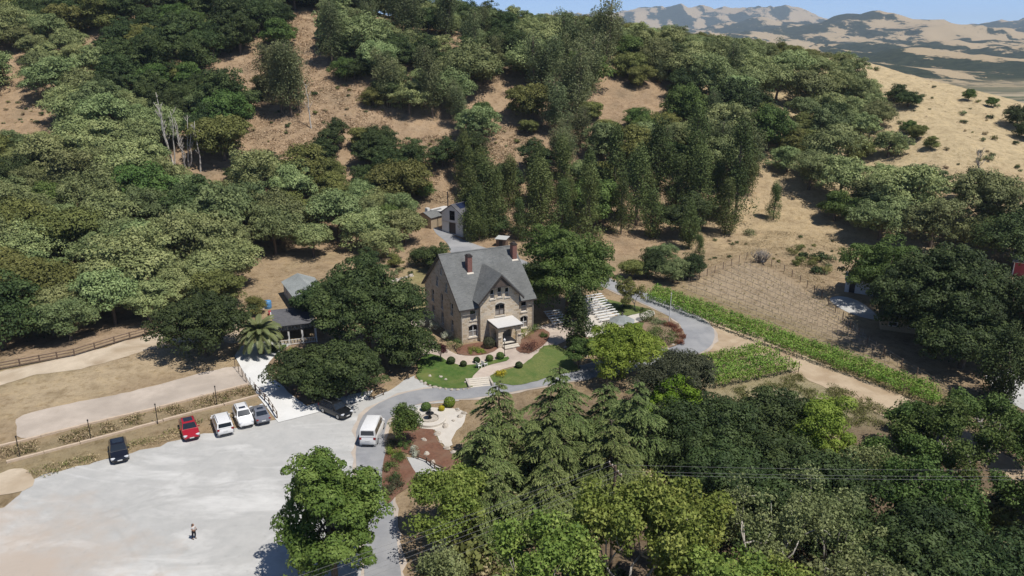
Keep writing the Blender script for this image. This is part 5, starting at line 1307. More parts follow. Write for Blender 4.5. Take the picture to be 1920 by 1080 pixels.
ZONES = [
 ('left', [('grey', .78), ('olive', .10), ('dark', .06), ('mid', .06)], 1.0, [(-300,235),(0,235),(130,210),(250,140),(300,170),(330,260),(440,310),(560,335),(640,330),(700,340),(790,400),(850,470),(800,500),(640,490),(540,520),(460,570),(300,610),(130,640),(0,660),(-300,660)],
   'grey green live oak in the dense wood on the left hillside'),
 ('topleftgrey', [('grey', .9), ('dark', .1)], 1.0, [(-300,20),(60,28),(120,60),(260,145),(130,212),(-300,240)], 'grey green oak on the slope above the far left grass clearing'),
 ('topleft', [('dark', .72), ('grey', .1), ('olive', .08), ('mid', .1)], 1.0, [(-300,-90),(630,-90),(630,60),(540,110),(440,115),(420,170),(440,210),(480,260),(400,300),(330,260),(290,170),(120,60),(-300,20)], 'dark green oak on the upper left slope'),
 ('midcentre', [('dark', .75), ('olive', .25)], 1.0, [(380,170),(450,190),(480,240),(500,280),(640,235),(720,245),(790,270),(800,335),(720,362),(640,330),(520,322),(430,312),(370,290)], 'dark oak in the belt across the middle of the slope'),
 ('topcentre', [('grey', .55), ('dark', .25), ('euc', .2)], .95, [(580,-90),(900,0),(1010,10),(1080,60),(1060,120),(960,165),(850,175),(700,200),(600,130)], 'oak on the crest above the stone house'),
 ('grove', [('euc', .62), ('olive', .12), ('mid', .14), ('grey', .12)], .9, [(790,100),(1010,20),(1080,30),(1240,120),(1250,180),(1110,235),(1060,300),(960,280),(890,240),(800,235)], 'tall thin trunked tree in the open grove behind the house'),
 ('ridge', [('grey', .84), ('dark', .12), ('euc', .04)], .97, [(1010,-20),(1200,40),(1420,65),(1610,100),(1640,180),(1590,215),(1440,215),(1300,205),(1250,150),(1080,125)], 'rounded grey oak on the ridge top wood'),
 ('midright', [('grey', .55), ('euc', .25), ('olive', .12), ('mid', .08)], .95, [(1040,225),(1240,195),(1440,205),(1490,270),(1420,315),(1300,300),(1180,310),(1060,330)], 'oak among mixed trees on the slope under the ridge wood'),
 ('tallrow', [('col', .8), ('dark', .1), ('mid', .1)], .66, [(850,310),(1000,285),(1100,330),(1180,300),(1400,280),(1430,330),(1425,430),(1320,480),(1150,460),(1090,420),(960,410),(870,450)], 'tall dark upright tree in the thick stand at the foot of the slope'),
 ('spur', [('grey', .8), ('olive', .2)], .95, [(1440,205),(1590,195),(1670,200),(1660,262),(1570,310),(1480,300)], 'oak in the scattered clumps beside the golden slope'),
 ('rightclump', [('grey', .75), ('dark', .15), ('mid', .1)], .93, [(1480,300),(1600,305),(1700,312),(1790,345),(1870,400),(1930,450),(1900,480),(1760,470),(1690,440),(1500,395)], 'grey green oak in the big clump below the golden slope'),
]
HILL = []
def visible(x, y, z):
    t = np.linspace(.3, .97, 60); hh = hz(x*t, y*t)
    return np.all(CAM_H + (z-CAM_H)*t > hh - .5)
def woods():
    rng = np.random.default_rng(11); random.seed(11); placed = []; cnt = {}
    N = 15000
    xs = rng.uniform(-215, 185, N); ys = rng.uniform(112, 335, N); zs = hz(xs, ys)
    bx, by, _ = proj(xs, ys, zs); cx, cy, _ = proj(xs, ys, zs+5.0)
    ok = np.ones(N, bool)
    for poly in BARE: ok &= ~in_poly(bx, by, poly); ok &= ~in_poly(cx, cy, poly)
    for poly in FLATB: ok &= ~in_poly(bx, by, poly)
    zi = np.full(N, -1)
    for k, z in enumerate(ZONES):
        m = in_poly(cx, cy, z[3]) & (zi < 0); zi[m] = k
    ok &= zi >= 0
    pl = np.zeros((0, 3))
    for i in np.nonzero(ok)[0]:
        _, mix, dens, _, lab = ZONES[zi[i]]
        u = rng.random(); s = 0
        for sp, w in mix:
            s += w
            if u <= s: break
        sc = rng.uniform(.72, 1.45); r = SPR[sp]*sc*.80/dens
        if len(pl):
            d = np.hypot(pl[:, 0]-xs[i], pl[:, 1]-ys[i])
            if np.any(d < (pl[:, 2]+r)*.83): continue
        R_, H_ = SPR[sp]*sc*1.1, SPH[sp]*sc
        tx, ty, _ = proj(np.array([xs[i], xs[i], xs[i]-.4*R_, xs[i]+.4*R_, xs[i]]), np.full(5, ys[i]), zs[i]+np.array([.3, .55, .45, .45, .8])*H_)
        if any(np.any(in_poly(tx, ty, poly)) for poly in BARE): continue
        top = proj(xs[i], ys[i], zs[i]+SPH[sp]*sc)[1]; lim = np.interp(bx[i], [0, 720, 840, 900, 1000, 1100, 1200, 1300, 1400, 1500, 1600, 1650, 1700], [-300, -300, -8, 10, 22, 26, 46, 58, 74, 86, 108, 112, 60])
        if top < lim:
            sp = 'grey' if rng.random() < .6 else 'olive'; sc = rng.uniform(.55, .85); top = proj(xs[i], ys[i], zs[i]+SPH[sp]*sc)[1]
            if top < lim: continue
        if bx[i] < -120 or bx[i] > 2040: continue
        if not visible(xs[i], ys[i], zs[i]+SPH[sp]*sc): continue
        pl = np.vstack([pl, (xs[i], ys[i], r)]); sc *= 1.10
        noun = {'grey': 'grey green oak', 'dark': 'dark oak', 'olive': 'olive brown scrub oak', 'euc': 'tall thin eucalyptus', 'col': 'tall dark upright tree', 'mid': 'bright green broadleaf tree'}[sp]
        o = plant(sp, (xs[i], ys[i], zs[i]-.1), sc, None, noun+'s of the hillside wood', k=None); HILL.append((o, noun, cx[i], cy[i]))
        cnt[sp] = cnt.get(sp, 0)+1
    print('WOODS', cnt)
woods()
# ------------------------------------------------------------------ single trees and planting
LANDMARKS = [('the far left grass clearing', 50, 205), ('the pale bare trees', 345, 260), ('the small upper left clearing', 40, 130), ('the long bare slope', 640, 200), ('the lone eucalyptus clump', 545, 150),
 ('the bare hilltop patch', 570, 45), ('the lone dark round oak', 455, 375), ('the long grey shed', 550, 540), ('the palm', 490, 610), ('the pale outbuilding', 850, 400), ('the winding bare patch', 830, 300),
 ('the bare bank under the ridge', 1190, 190), ('the tip of the ridge wood', 1600, 150), ('the dry field', 1440, 380), ('the big right oaks', 1750, 520), ('the rail fence', 150, 640), ('the sky notch', 870, 10),
 ('the top left corner', 0, 0), ('the ridge skyline centre', 1300, 80), ('the big green tree by the house', 1050, 480), ('the golden slope', 1700, 300), ('the left edge of the photo', 0, 400), ('the middle of the left wood', 250, 420), ('the open grove', 1000, 180), ('the lime green tree', 1270, 765), ('the small vineyard', 1400, 690), ('the yellowish blossom tree', 1530, 790), ('the overhead wires', 1350, 880), ('the long vineyard end', 1800, 800), ('the bottom right corner', 1900, 1060), ('the rubble slope', 720, 520), ('the lone ridge oaks', 1690, 180), ('the brush pile', 1428, 490), ('the bare sapling', 1838, 300), ('the cedar group', 1020, 800), ('the garden fence', 820, 880), ('the bottom centre edge', 960, 1070), ('the tallest sycamore', 1150, 930)]
def nth(i): return ['nearest', 'second', 'third', 'fourth', 'fifth', 'sixth', 'seventh', 'eighth', 'ninth', 'tenth', 'eleventh', 'twelfth'][i] if i < 12 else '%dth' % (i+1)
def label_hill():
    bk = {}
    for o, noun, x, y in HILL:
        d, nm, lx, ly = min((math.hypot(x-lx, y-ly), nm, lx, ly) for nm, lx, ly in LANDMARKS)
        dx, dy = x-lx, y-ly
        dr = ('right of' if dx > 0 else 'left of') if abs(dx) > abs(dy) else ('below' if dy > 0 else 'above')
        bk.setdefault((noun, dr, nm), []).append((d, o))
    for (noun, dr, nm), L in bk.items():
        L.sort(key=lambda q: q[0])
        for i, (d, o) in enumerate(L): o['label'] = '%s, %s one %s %s' % (noun, nth(i), dr, nm)
def put(r, px, py, label, cat='tree', rz=0, sc=1, group=None, dz=-.05):
    p = at(px, py); r.location = (p.x, p.y, p.z+dz); r.rotation_euler = (0, 0, rz)
    r.scale = (sc, sc, sc); return tag(r, label, cat, group)
def putw(r, x, y, label, cat='tree', rz=0, sc=1, group=None):
    r.location = G(x, y, -.1); r.rotation_euler = (0, 0, rz); r.scale = (sc, sc, sc); return tag(r, label, cat, group)
# single hillside trees (copies of the wood's kinds)
for sp, px, py, sc, lab in [
  ('dark', 455, 417, .95, 'dark round oak standing out in the pale left wood'),
  ('euc', 528, 212, 1.45, 'tall eucalyptus at the left of the lone clump on the bare slope'), ('euc', 548, 218, 1.5, 'tallest eucalyptus in the middle of the lone clump on the bare slope'), ('euc', 566, 210, 1.3, 'eucalyptus at the right of the lone clump on the bare slope'), ('euc', 510, 190, 1.3, 'thin eucalyptus behind the lone clump on the bare slope'),
  ('dark', 632, 112, 1.0, 'dark oak on the right rim of the bare hilltop patch'), ('dark', 735, 190, 1.05, 'spreading dark oak in the middle of the bare upper slope'), ('mid', 648, 152, .85, 'small green tree below the dark oak on the bare slope'), ('olive', 700, 200, .7, 'small olive scrub oak left of the spreading dark oak'),
  ('grey', 660, 62, .9, 'grey oak beside the small bare hilltop strip'), ('dark', 700, 130, .8, 'dark oak on the ridge side of the bare slope'), ('olive', 500, 175, .8, 'brownish scrub oak left of the lone eucalyptus clump'),
  ('dark', 1676, 190, .62, 'dark spreading oak alone on the golden slope, left half of the pair'), ('dark', 1702, 200, .62, 'dark spreading oak alone on the golden slope, right half of the pair'),
  ('mid', 1815, 188, .42, 'small round tree high on the golden ridge, left of two'), ('mid', 1858, 200, .45, 'small round tree high on the golden ridge, right of two'), ('dark', 1905, 238, .75, 'dark oak at the right edge high on the golden slope'), ('dark', 1925, 262, .7, 'lower dark oak at the right edge of the golden slope'),
  ('olive', 1720, 262, .55, 'olive scrub oak in the dip of the golden slope'), ('mid', 1705, 250, .45, 'bright little tree in the dip of the golden slope'), ('olive', 1745, 280, .5, 'scrub oak under the dip of the golden slope'), ('grey', 1665, 295, .8, 'grey oak left of the dip in the golden slope'), ('grey', 1630, 225, .8, 'grey oak on the left rim of the golden slope'),
  ('dark', 1800, 375, .6, 'dark oak low on the golden slope by the bare sapling'), ('mid', 1860, 430, .7, 'bright green tree at the right foot of the golden slope'), ('grey', 1832, 468, .85, 'grey oak left of the red barn'), ('dark', 1918, 425, .6, 'dark oak behind the red barn'),
  ('col', 1450, 412, .62, 'narrow tree alone at the foot of the slope by the dry field'), ('col', 1310, 490, .42, 'narrow bush like tree at the left end of the dry field'),
  ('dark', 1215, 520, .62, 'dark bush tree left of the young vineyard corner'), ('grey', 1262, 530, .6, 'grey bush tree at the young vineyard corner'), ('dark', 1290, 522, .55, 'dark bush tree nearest the young vineyard fence'), ('olive', 1185, 522, .55, 'olive bush tree beside the top of the loop road'), ('grey', 1240, 500, .6, 'grey tree behind the bushes at the loop road'),
  ('mid', 793, 372, .55, 'green tree on the bare patch above the pale outbuilding'), ('dark', 830, 315, .8, 'dark oak in the middle of the winding bare patch'), ('dark', 880, 310, .85, 'dark oak right of the winding bare patch'), ('dark', 735, 350, .95, 'dark oak left of the winding bare patch'), ('dark', 715, 318, .9, 'dark oak above the left of the winding bare patch'),
  ('olive', 990, 250, .6, 'scrub oak on the bare patch under the grove'), ('dark', 820, 510, .7, 'dark tree at the rear left corner of the stone house'), ('dark', 795, 500, .5, 'dark tree beside the rear drive'), ('grey', 722, 484, .8, 'grey oak at the lower right end of the left wood'),
  ('dark', 1015, 545, .75, 'dark tree close behind the right side of the stone house'), ('dark', 690, 520, .7, 'dark tree behind the big left oak'), ('olive', 740, 500, .35, 'low bush on the rubble slope left of the house'),
  ('col', 884, 452, .8, 'dark upright tree hugging the right side of the pale outbuilding'), ('col', 898, 450, .95, 'second dark upright tree right of the pale outbuilding'), ('col', 914, 445, .9, 'third dark upright tree right of the pale outbuilding'), ('dark', 930, 440, .7, 'dark bushy tree behind the small white roofed shed'),
  ('olive', 480, 590, .45, 'feathery bush beside the blue barrel')]:
    p = at(px, py); plant(sp, (p.x, p.y, p.z-.1), sc, lab, None)
b1 = mk_bare('bare_tree', 18.5, 31, 4, 2.6); put(b1, 326, 312, 'pale bare tree with several stems in the left wood, leftmost of three')
b2 = mk_bare('bare_tree', 14, 32, 4, 2.8); put(b2, 352, 316, 'pale bare tree with several stems in the left wood, middle of three')
b3 = mk_bare('bare_tree', 14, 33, 1, .5); put(b3, 379, 322, 'pale single stemmed bare tree in the left wood, rightmost of three')
b4 = mk_bare('snag', 12, 34, 1, .2); put(b4, 580, 240, 'pale dead snag right of the lone eucalyptus clump')
b5 = mk_bare('bare_sapling', 7, 35, 2, 1.6, 'bark_grey'); put(b5, 1838, 332, 'thin bare sapling low on the golden slope')
# understorey of the near grove
def under():
    rng = np.random.default_rng(33)
    for k in range(110):
        x = rng.uniform(12, 62); y = rng.uniform(52, 88)
        if k >= 60: x = rng.uniform(-5, 13); y = rng.uniform(44, 82)
        px, py, _ = proj(x, y, 0)
        if in_poly(np.array(px), np.array(py), [(1330,735),(1500,700),(1960,900),(1960,950),(1560,790),(1380,775)]): continue
        HILL.append((plant('scrub', G(x, y, -.1), rng.uniform(1.4, 2.8), None, 'undergrowth bushes among the near trees', 'bush'), 'undergrowth bush', px, py))

# scrub on the open slopes
def scrub():
    rng = np.random.default_rng(21); random.seed(21); k = 0
    for poly, n, sp, lab in [([(1640,130),(1920,215),(1920,400),(1800,330),(1690,280),(1660,180)], 45, .9, 'small scrub bush on the golden right hand slope'),
                         ([(560,130),(720,190),(720,240),(600,250),(450,285),(480,190)], 34, .7, 'small scrub bush on the long bare slope'),
                         ([(0,180),(110,205),(90,235),(0,232)], 22, .6, 'small scrub bush in the far left grass clearing'),
                         ([(1460,460),(1560,490),(1560,530),(1500,520)], 12, 1.2, 'bush in the dry field above the young vineyard'),
                         ([(770,270),(860,250),(1030,235),(930,305),(860,340)], 22, .7, 'small scrub bush on the winding bare patch'),
                         ([(1320,430),(1580,450),(1560,540),(1420,480),(1310,500)], 24, .45, 'tiny weed bush in the dry field'),
                         ([(650,490),(770,490),(780,560),(660,530)], 22, .7, 'small bush on the rubble slope left of the house')]:
        for _ in range(n):
            while True:
                x = rng.uniform(min(q[0] for q in poly), max(q[0] for q in poly)); y = rng.uniform(min(q[1] for q in poly), max(q[1] for q in poly))
                if in_poly(np.array(x), np.array(y), poly): break
            p = at(x, y); HILL.append((plant('scrub', (p.x, p.y, p.z-.12), sp*rng.uniform(.5, 1.5), None, lab, 'bush'), 'small scrub bush', x, y))
scrub(); under(); label_hill()
# near trees
NEAR = True
put(mk_oak('dark_oak', 'leaf_dark', 6.4, 8.6, 16, 13, 1.15, .34, 95, 41), 384, 668, 'broad dark oak between the dirt track and the palm')
put(mk_oak('dark_oak', 'leaf_dark', 8.0, 13.4, 24, 14, 1.2, .34, 100, 42, lobe=.42), 690, 668, 'biggest dark oak, left of the stone house')
put(mk_oak('dark_oak', 'leaf_dark', 5.6, 6.6, 14, 13, 1.1, .32, 95, 43), 648, 742, 'low spreading dark oak shading the black suv')
put(mk_oak('dark_oak', 'leaf_dark', 3.6, 8.0, 10, 11, 1.0, .32, 90, 44), 762, 690, 'dark oak nearest the left lawn of the house')
put(mk_oak('dark_oak', 'leaf_dark', 3.6, 5.4, 9, 11, 1.0, .32, 90, 45), 572, 728, 'small dark oak beside the concrete drive')
put(mk_oak('dark_oak', 'leaf_dark', 3.8, 8.5, 11, 12, 1.0, .33, 90, 46), 606, 620, 'dark oak against the long grey shed')
put(mk_oak('shade_tree', 'leaf_mid', 7.9, 15.6, 26, 14, 1.2, .32, 105, 47, lobe=.42), 1066, 590, 'large green shade tree at the right side of the stone house')
put(mk_col('columnar_tree', 'leaf_dark', 9.5, 2.1, .8, .28, 80, 80, 48), 1080, 652, 'narrow dark tree between the benches and the house lawn')
put(mk_oak('shade_tree', 'leaf_mid', 6.0, 12.0, 16, 12, 1.2, .34, 90, 49), 1650, 566, 'bright green tree at the left of the big right oaks')
put(mk_oak('dark_oak', 'leaf_dark', 9.8, 14.5, 28, 14, 1.3, .36, 95, 50, lobe=.42), 1748, 645, 'huge dark oak in the middle of the right hand group')
put(mk_oak('dark_oak', 'leaf_dark', 8.0, 12.5, 20, 13, 1.25, .36, 95, 51, lobe=.42), 1880, 668, 'dark oak at the right edge beside the huge one')
put(mk_oak('dark_oak', 'leaf_dark', 6.2, 9.5, 16, 12, 1.2, .36, 90, 52), 1800, 690, 'lower dark oak in front of the huge right one')
put(mk_oak('dark_oak', 'leaf_dark', 5.2, 9.5, 14, 12, 1.15, .34, 90, 152), 1690, 618, 'dark oak over the hidden farmhouse')
put(mk_col('dark_conifer', 'leaf_dark', 9.5, 3.2, 1.0, .3, 85, 90, 53), 1872, 750, 'pointed dark tree standing at the right yard')
put(mk_oak('dark_oak', 'leaf_dark', 5.0, 7.0, 14, 12, 1.2, .36, 85, 54), 1940, 650, 'dark oak behind the right edge group near the barn')
put(mk_syc('thin_tree', 'leaf_olive', 2.9, 6.2, 55, .16, 60, 55, .5, 'bark_grey'), 1166, 578, 'thin leaved small tree at the head of the loop road')
put(mk_syc('thin_tree', 'leaf_olive', 2.4, 5.0, 56, .16, 50, 50, .5, 'bark_grey'), 1190, 583, 'small thin tree on the bench lawn corner')
put(mk_oak('yellow_green_tree', 'leaf_yellowgreen', 4.9, 7.4, 14, 12, .95, .28, 95, 57), 1166, 708, 'yellow green tree beside the road below the gazebo')
put(mk_oak('young_tree', 'leaf_mid', 1.7, 4.4, 7, 9, .6, .2, 80, 58), 1085, 692, 'small green tree at the corner of the right lawn')
put(mk_oak('dull_tree', 'leaf_dull', 5.4, 8.2, 14, 13, 1.05, .26, 110, 59), 1262, 785, 'dull brownish green tree below the turning circle')
put(mk_oak('lime_green_tree', 'leaf_lime', 3.5, 6.9, 11, 11, .8, .25, 95, 60), 1266, 812, 'bright lime green tree among the dark near trees')
put(mk_oak('dark_oak', 'leaf_dark', 5.4, 7.8, 15, 13, 1.1, .3, 95, 61), 1318, 880, 'dark oak under the lime green tree')
put(mk_oak('dark_oak', 'leaf_dark', 4.6, 7.0, 13, 12, 1.05, .3, 95, 62), 1436, 850, 'dark oak in front of the small vineyard')
put(mk_oak('flowering_tree', 'leaf_yellowgreen', 3.7, 8.4, 11, 11, .85, .26, 90, 63), 1528, 872, 'tree with yellowish blossom below the vineyard road')
CED = [(-1.4, 77.0, 10.6, 4.8, 'front left cedar with feathery drooping branches beside the fountain garden'), (5.6, 82, 10.0, 4.9, 'feathery cedar nearest the road bend'), (13.4, 77, 11.4, 4.6, 'tall feathery cedar left of the lime green tree'), (-3.0, 70.5, 8.8, 4.6, 'feathery cedar over the mulch garden'), (4.0, 73.0, 10.2, 5.0, 'feathery cedar in the middle of the cedar group'), (10.4, 71.5, 9.4, 4.6, 'feathery cedar behind the sycamores'), (4.2, 65.0, 8.2, 4.4, 'lowest feathery cedar in front of the cedar group'), (-1.6, 64.0, 7.0, 3.8, 'small feathery cedar below the garden fence'), (11.2, 83.5, 7.6, 4.0, 'feathery cedar beside the yellow green tree')]
for k, (x, y, h, R, lab) in enumerate(CED): putw(mk_cedar('cedar_tree', h, R*1.2, 70+k), x, y, lab, rz=k*1.1)
for k, (x, y, R, h, lm, leaf, npf, per, pr, gap, lab) in enumerate([
  (9.0, 52.5, 6.0, 14.6, 'leaf_syc', .30, 170, 80, 1.0, .0, 'tall sycamore with big bright leaves at the bottom centre'),
  (2.8, 48.5, 4.8, 13.2, 'leaf_syc', .28, 130, 75, .95, .05, 'sycamore left of the tallest near one'),
  (14.2, 47.0, 5.4, 13.4, 'leaf_syc', .28, 150, 75, .95, .05, 'sycamore right of the tallest near one at the bottom edge'),
  (20.5, 55.5, 6.0, 14.2, 'leaf_sycgrey', .22, 150, 60, .9, .12, 'thin grey sycamore with pale bare limbs under the wires'),
  (25.5, 48.5, 6.0, 13.0, 'leaf_sycgrey', .22, 150, 60, .9, .12, 'thin grey sycamore with pale limbs at the bottom right'),
  (28.5, 58.5, 5.0, 12.0, 'leaf_sycgrey', .22, 120, 55, .85, .15, 'thin grey tree right of the wires end'),
  (47.5, 74, 7.6, 9.2, 'leaf_mid', .26, 190, 75, .95, .05, 'wide oak with pale twisted limbs below the long vineyard'),
  (54.5, 80, 6.0, 7.6, 'leaf_mid', .26, 150, 75, .9, .05, 'open oak by the lower end of the long vineyard'),
  (40.5, 64.5, 6.0, 10.0, 'leaf_mid', .26, 160, 75, .95, .05, 'open green oak left of the dark bottom right oaks'),
  (53.0, 64.5, 6.4, 9.2, 'leaf_mid', .26, 170, 75, .95, .05, 'open green oak at the right edge above the dark corner'),
  (-6.3, 62.0, 4.6, 7.4, 'leaf_syc', .26, 130, 80, .9, .0, 'leafy young sycamore at the end of the garden path'),
  (-5.6, 50.0, 3.8, 10.2, 'leaf_sycgrey', .22, 110, 70, .8, .05, 'greyish sycamore at the bottom edge beside the road'),
  (-0.6, 47.0, 4.2, 10.4, 'leaf_sycgrey', .22, 120, 65, .85, .08, 'greyish thin tree in the middle of the bottom edge'),
  (-16.4, 46.6, 3.0, 8.3, 'leaf_syc', .26, 80, 75, .8, .0, 'top of a leafy tree at the bottom edge of the lot'),
  (19.0, 47.5, 4.6, 11.5, 'leaf_syc', .28, 130, 75, .95, .05, 'sycamore between the bright and the grey near ones'),
  (6.5, 45.0, 4.2, 11.0, 'leaf_syc', .28, 120, 75, .95, .0, 'low sycamore crown at the bottom edge under the tallest'),
  (15.5, 56.5, 4.8, 12.5, 'leaf_syc', .28, 140, 75, .95, .05, 'sycamore behind the tallest near one under the level wires'),
  (29.5, 43.0, 5.0, 10.5, 'leaf_sycgrey', .24, 130, 65, .9, .08, 'grey sycamore crown on the bottom edge right of centre'),
  (60.0, 70.0, 6.0, 8.5, 'leaf_mid', .26, 160, 75, .95, .05, 'open oak on the right edge beside the fence'),
  (47.0, 82.5, 4.5, 6.0, 'leaf_mid', .26, 120, 70, .85, .05, 'low open oak under the end of the farm road'),
  (42.0, 72.5, 5.0, 7.6, 'leaf_mid', .26, 130, 72, .9, .05, 'open oak right of the yellowish blossom tree'),
  (36.0, 70.5, 4.4, 7.6, 'leaf_sycgrey', .24, 120, 70, .9, .05, 'greyish open tree below the yellowish blossom tree'),
  (-22.0, 45.0, 2.4, 7.6, 'leaf_syc', .26, 60, 75, .8, .0, 'small leafy treetop at the bottom edge left of the others')]):
    putw(mk_syc('sycamore_tree' if 'oak' not in lab else 'open_oak', lm, R, h, 80+k, leaf*.82, int(npf*1.15), int(per*1.35), pr, 'bark_pale' if k < 5 else 'bark_grey', gap), x, y, lab, rz=k*.7)
putw(mk_oak('walnut_tree', 'leaf_walnut', 4.5, 13.6, 24, 11, .85, .28, 95, 97, lobe=.36), -15.4, 56.5, 'tall bright green tree at the edge of the gravel lot')
for k, (x, y, R, h, lab) in enumerate([(33.5, 53.0, 5.2, 9.5, 'dark oak at the bottom right beside the grey sycamores'), (41.0, 50.5, 5.6, 9.2, 'dark oak near the bottom right corner'), (36.0, 45.0, 5.2, 8.4, 'dark oak at the bottom edge on the right'), (46.0, 55.0, 5.2, 8.6, 'dark oak in the bottom right corner'), (31.0, 66.0, 5.0, 8.0, 'dark oak behind the thin grey trees'), (22.0, 66.5, 5.0, 8.6, 'dark oak right of the cedars'), (28.5, 72.5, 4.6, 6.8, 'dark oak left of the yellowish blossom tree'), (52.0, 46.0, 6.0, 9.5, 'darkest oak outside the bottom right corner'), (38.0, 58.5, 4.6, 8.5, 'dark oak between the open oak and the grey sycamores')]):
    putw(mk_oak('dark_oak', 'leaf_dark', R, h, 14, 12, 1.1, .3, 90, 120+k), x, y, lab)
put(mk_syc('feathery_tree', 'leaf_mid', 2.4, 5.0, 131, .14, 120, 70, .55, 'bark_grey', 0, .12), 750, 830, 'feathery young tree beside the white passenger van')
# palm
def palm():
    p = at(490, 664); r = empty('palm_tree', p, 0, 'stout palm with long arching fronds at the head of the concrete drive', 'palm'); r.scale = (.88, .88, .92)
    MB().lathe([(.55, -.3), (.5, .3), (.46, 1.2), (.48, 2.4), (.62, 3.1), (.55, 3.7), (.1, 3.9)], n=14).build('trunk', 'bark', r, True)
    ms = []
    for v in range(4):
        rng = np.random.default_rng(900+v); mb = MB(); L = 3.9+.25*v; n = 44
        e0 = [1.25, .85, .45, .05][v]; bend = [1.3, 1.55, 1.6, 1.45][v]
        pts = []; x = z = 0
        for i in range(15):
            a = e0-bend*(i/14)**1.3; pts.append((x, 0, z)); x += math.cos(a)*L/14; z += math.sin(a)*L/14
        mb.path(pts, list(np.linspace(.055, .012, 15)), 4)
        pa = np.array(pts)
        for i in range(n):
            t = .10+.9*i/n; q = np.array([np.interp(t*14, range(15), pa[:, c]) for c in range(3)]); q2 = np.array([np.interp(min(14, t*14+.5), range(15), pa[:, c]) for c in range(3)])
            d = (q2-q); d /= np.linalg.norm(d)+1e-9; w = .95*math.sin(math.pi*(.12+.83*t))**.7
            for s in (-1, 1):
                e = q+d*w*.55+np.array((0, s*w*.75, -.28*w+.06)); m = q+d*w*.3+np.array((0, s*w*.42, .04)); u = d*.045
                mb.add([q-u, q+u, m+u*.9, e, m-u*.9], [(0, 1, 2, 4), (4, 2, 3)])
        me = mb.mesh('frond', 'leaf_palm')
        a = me.attributes.new('tint', 'FLOAT', 'POINT'); a.data.foreach_set('value', rng.uniform(.3, .75, len(me.vertices)).astype(np.float32)); ms.append(me)
    k = 0
    for v, n in ((0, 7), (1, 13), (2, 15), (3, 14)):
        for i in range(n):
            o = link('frond', ms[v], r, (0, 0, 3.75-.12*v)); o.rotation_euler = (random.uniform(-.12, .12), random.uniform(-.1, .1), 2*math.pi*(i+.37*v)/n+random.uniform(-.12, .12))
palm()

# garden planting
def shr(px, py, lm, R, h, lab, cat='shrub', n=12, pr=None, leaf=.13, seed=None, group=None, name='garden_shrub'):
    seed = int(px*7+py) if seed is None else seed
    return put(mk_shrub(name, lm, R, h, n, pr or R*.42, leaf, 60, seed), px, py, lab, cat, group=group)
def ball(px, py, r, lm, lab, group=None): return put(mk_ball('clipped_ball_shrub', lm, r, int(px+py)), px, py, lab, 'shrub', group=group)
ball(917, 652, .95, 'leaf_dull', 'dark clipped ball shrub left of the porch')
ball(846, 682, .62, 'leaf_dark', 'clipped ball at the upper edge of the left lawn, leftmost'); ball(869, 687, .5, 'leaf_dark', 'small clipped ball on the left lawn edge, second from left')
ball(894, 680, .5, 'leaf_dark', 'small clipped ball on the path edge, third from left'); ball(918, 677, .55, 'leaf_mid', 'clipped ball before the porch path, fourth from left'); ball(938, 673, .6, 'leaf_mid', 'clipped ball near the lamp post')
ball(973, 690, .55, 'leaf_dark', 'clipped ball on the left edge of the right lawn'); ball(1212, 602, 1.25, 'leaf_mid', 'large clipped ball at the end of the bench plaza')
ball(799, 770, .65, 'leaf_mid', 'round green shrub behind the fountain, left'); ball(843, 762, .75, 'leaf_yellowgreen', 'round bright shrub behind the fountain, right'); ball(828, 770, .4, 'leaf_yellow', 'small yellow tuft behind the fountain')
shr(888, 660, 'leaf_yellowgreen', 1.2, .8, 'yellow green low shrub under the left front window'); shr(903, 662, 'leaf_yellowgreen', .7, .6, 'small yellow shrub beside the dark clipped ball')
shr(984, 632, 'leaf_yellowgreen', 1.5, 1.7, 'bright yellow green shrub at the right front corner of the house'); shr(1004, 622, 'leaf_mid', 1.4, 1.4, 'green shrub at the right corner of the house'); shr(1018, 632, 'leaf_mid', .8, .8, 'small green shrub right of the house corner')
shr(998, 660, 'leaf_maroon', 2.0, 1.8, 'maroon dwarf maple right of the porch', 'shrub', 18, .7, .12)
shr(852, 655, 'leaf_mid', 1.5, 2.1, 'full green shrub at the front left corner of the house'); shr(797, 612, 'leaf_white', 1.2, 2.0, 'pale blossoming shrub by the side wall, farthest'); shr(814, 620, 'leaf_white', 1.1, 1.9, 'pale blossoming shrub by the side wall, middle'); shr(836, 638, 'leaf_white', 1.1, 1.9, 'pale blossoming shrub by the side wall, nearest the corner')
put(mk_oak('small_purple_tree', 'leaf_maroon', .9, 2.7, 6, 7, .38, .12, 60, 141, z0=1.4), 827, 678, 'thin little purple tree on the left lawn')
shr(938, 704, 'leaf_yellow', .95, .9, 'bright yellow flowering bush on the right lawn', name='flower_bush')
shr(1242, 640, 'leaf_mid', 2.6, 2.2, 'big green hedge shrub in the turning circle', n=24, pr=.8, leaf=.18); shr(1225, 628, 'leaf_mid', 1.8, 1.5, 'green shrub at the left of the turning circle', n=14)
shr(1228, 607, 'leaf_euc', 1.2, 1.0, 'grey green shrub by the flagpole'); shr(1242, 610, 'leaf_euc', 1.0, .9, 'small grey shrub next to the flagpole')
for k, (x, y) in enumerate(((1252,612),(1262,616),(1270,624),(1276,634),(1274,645))): shr(x, y, 'leaf_red', .9, .9, 'reddish shrub on the rim of the turning circle, %s from the flagpole' % nth(k), group='red shrubs on the circle rim')
for k, (x, y) in enumerate(((1120,582),(1135,585),(1150,578),(1175,585))): shr(x+25, y, 'leaf_dark', .9, .8, 'dark low shrub on the bench lawn, %s from the shade tree' % nth(k), group='shrubs on the bench lawn')
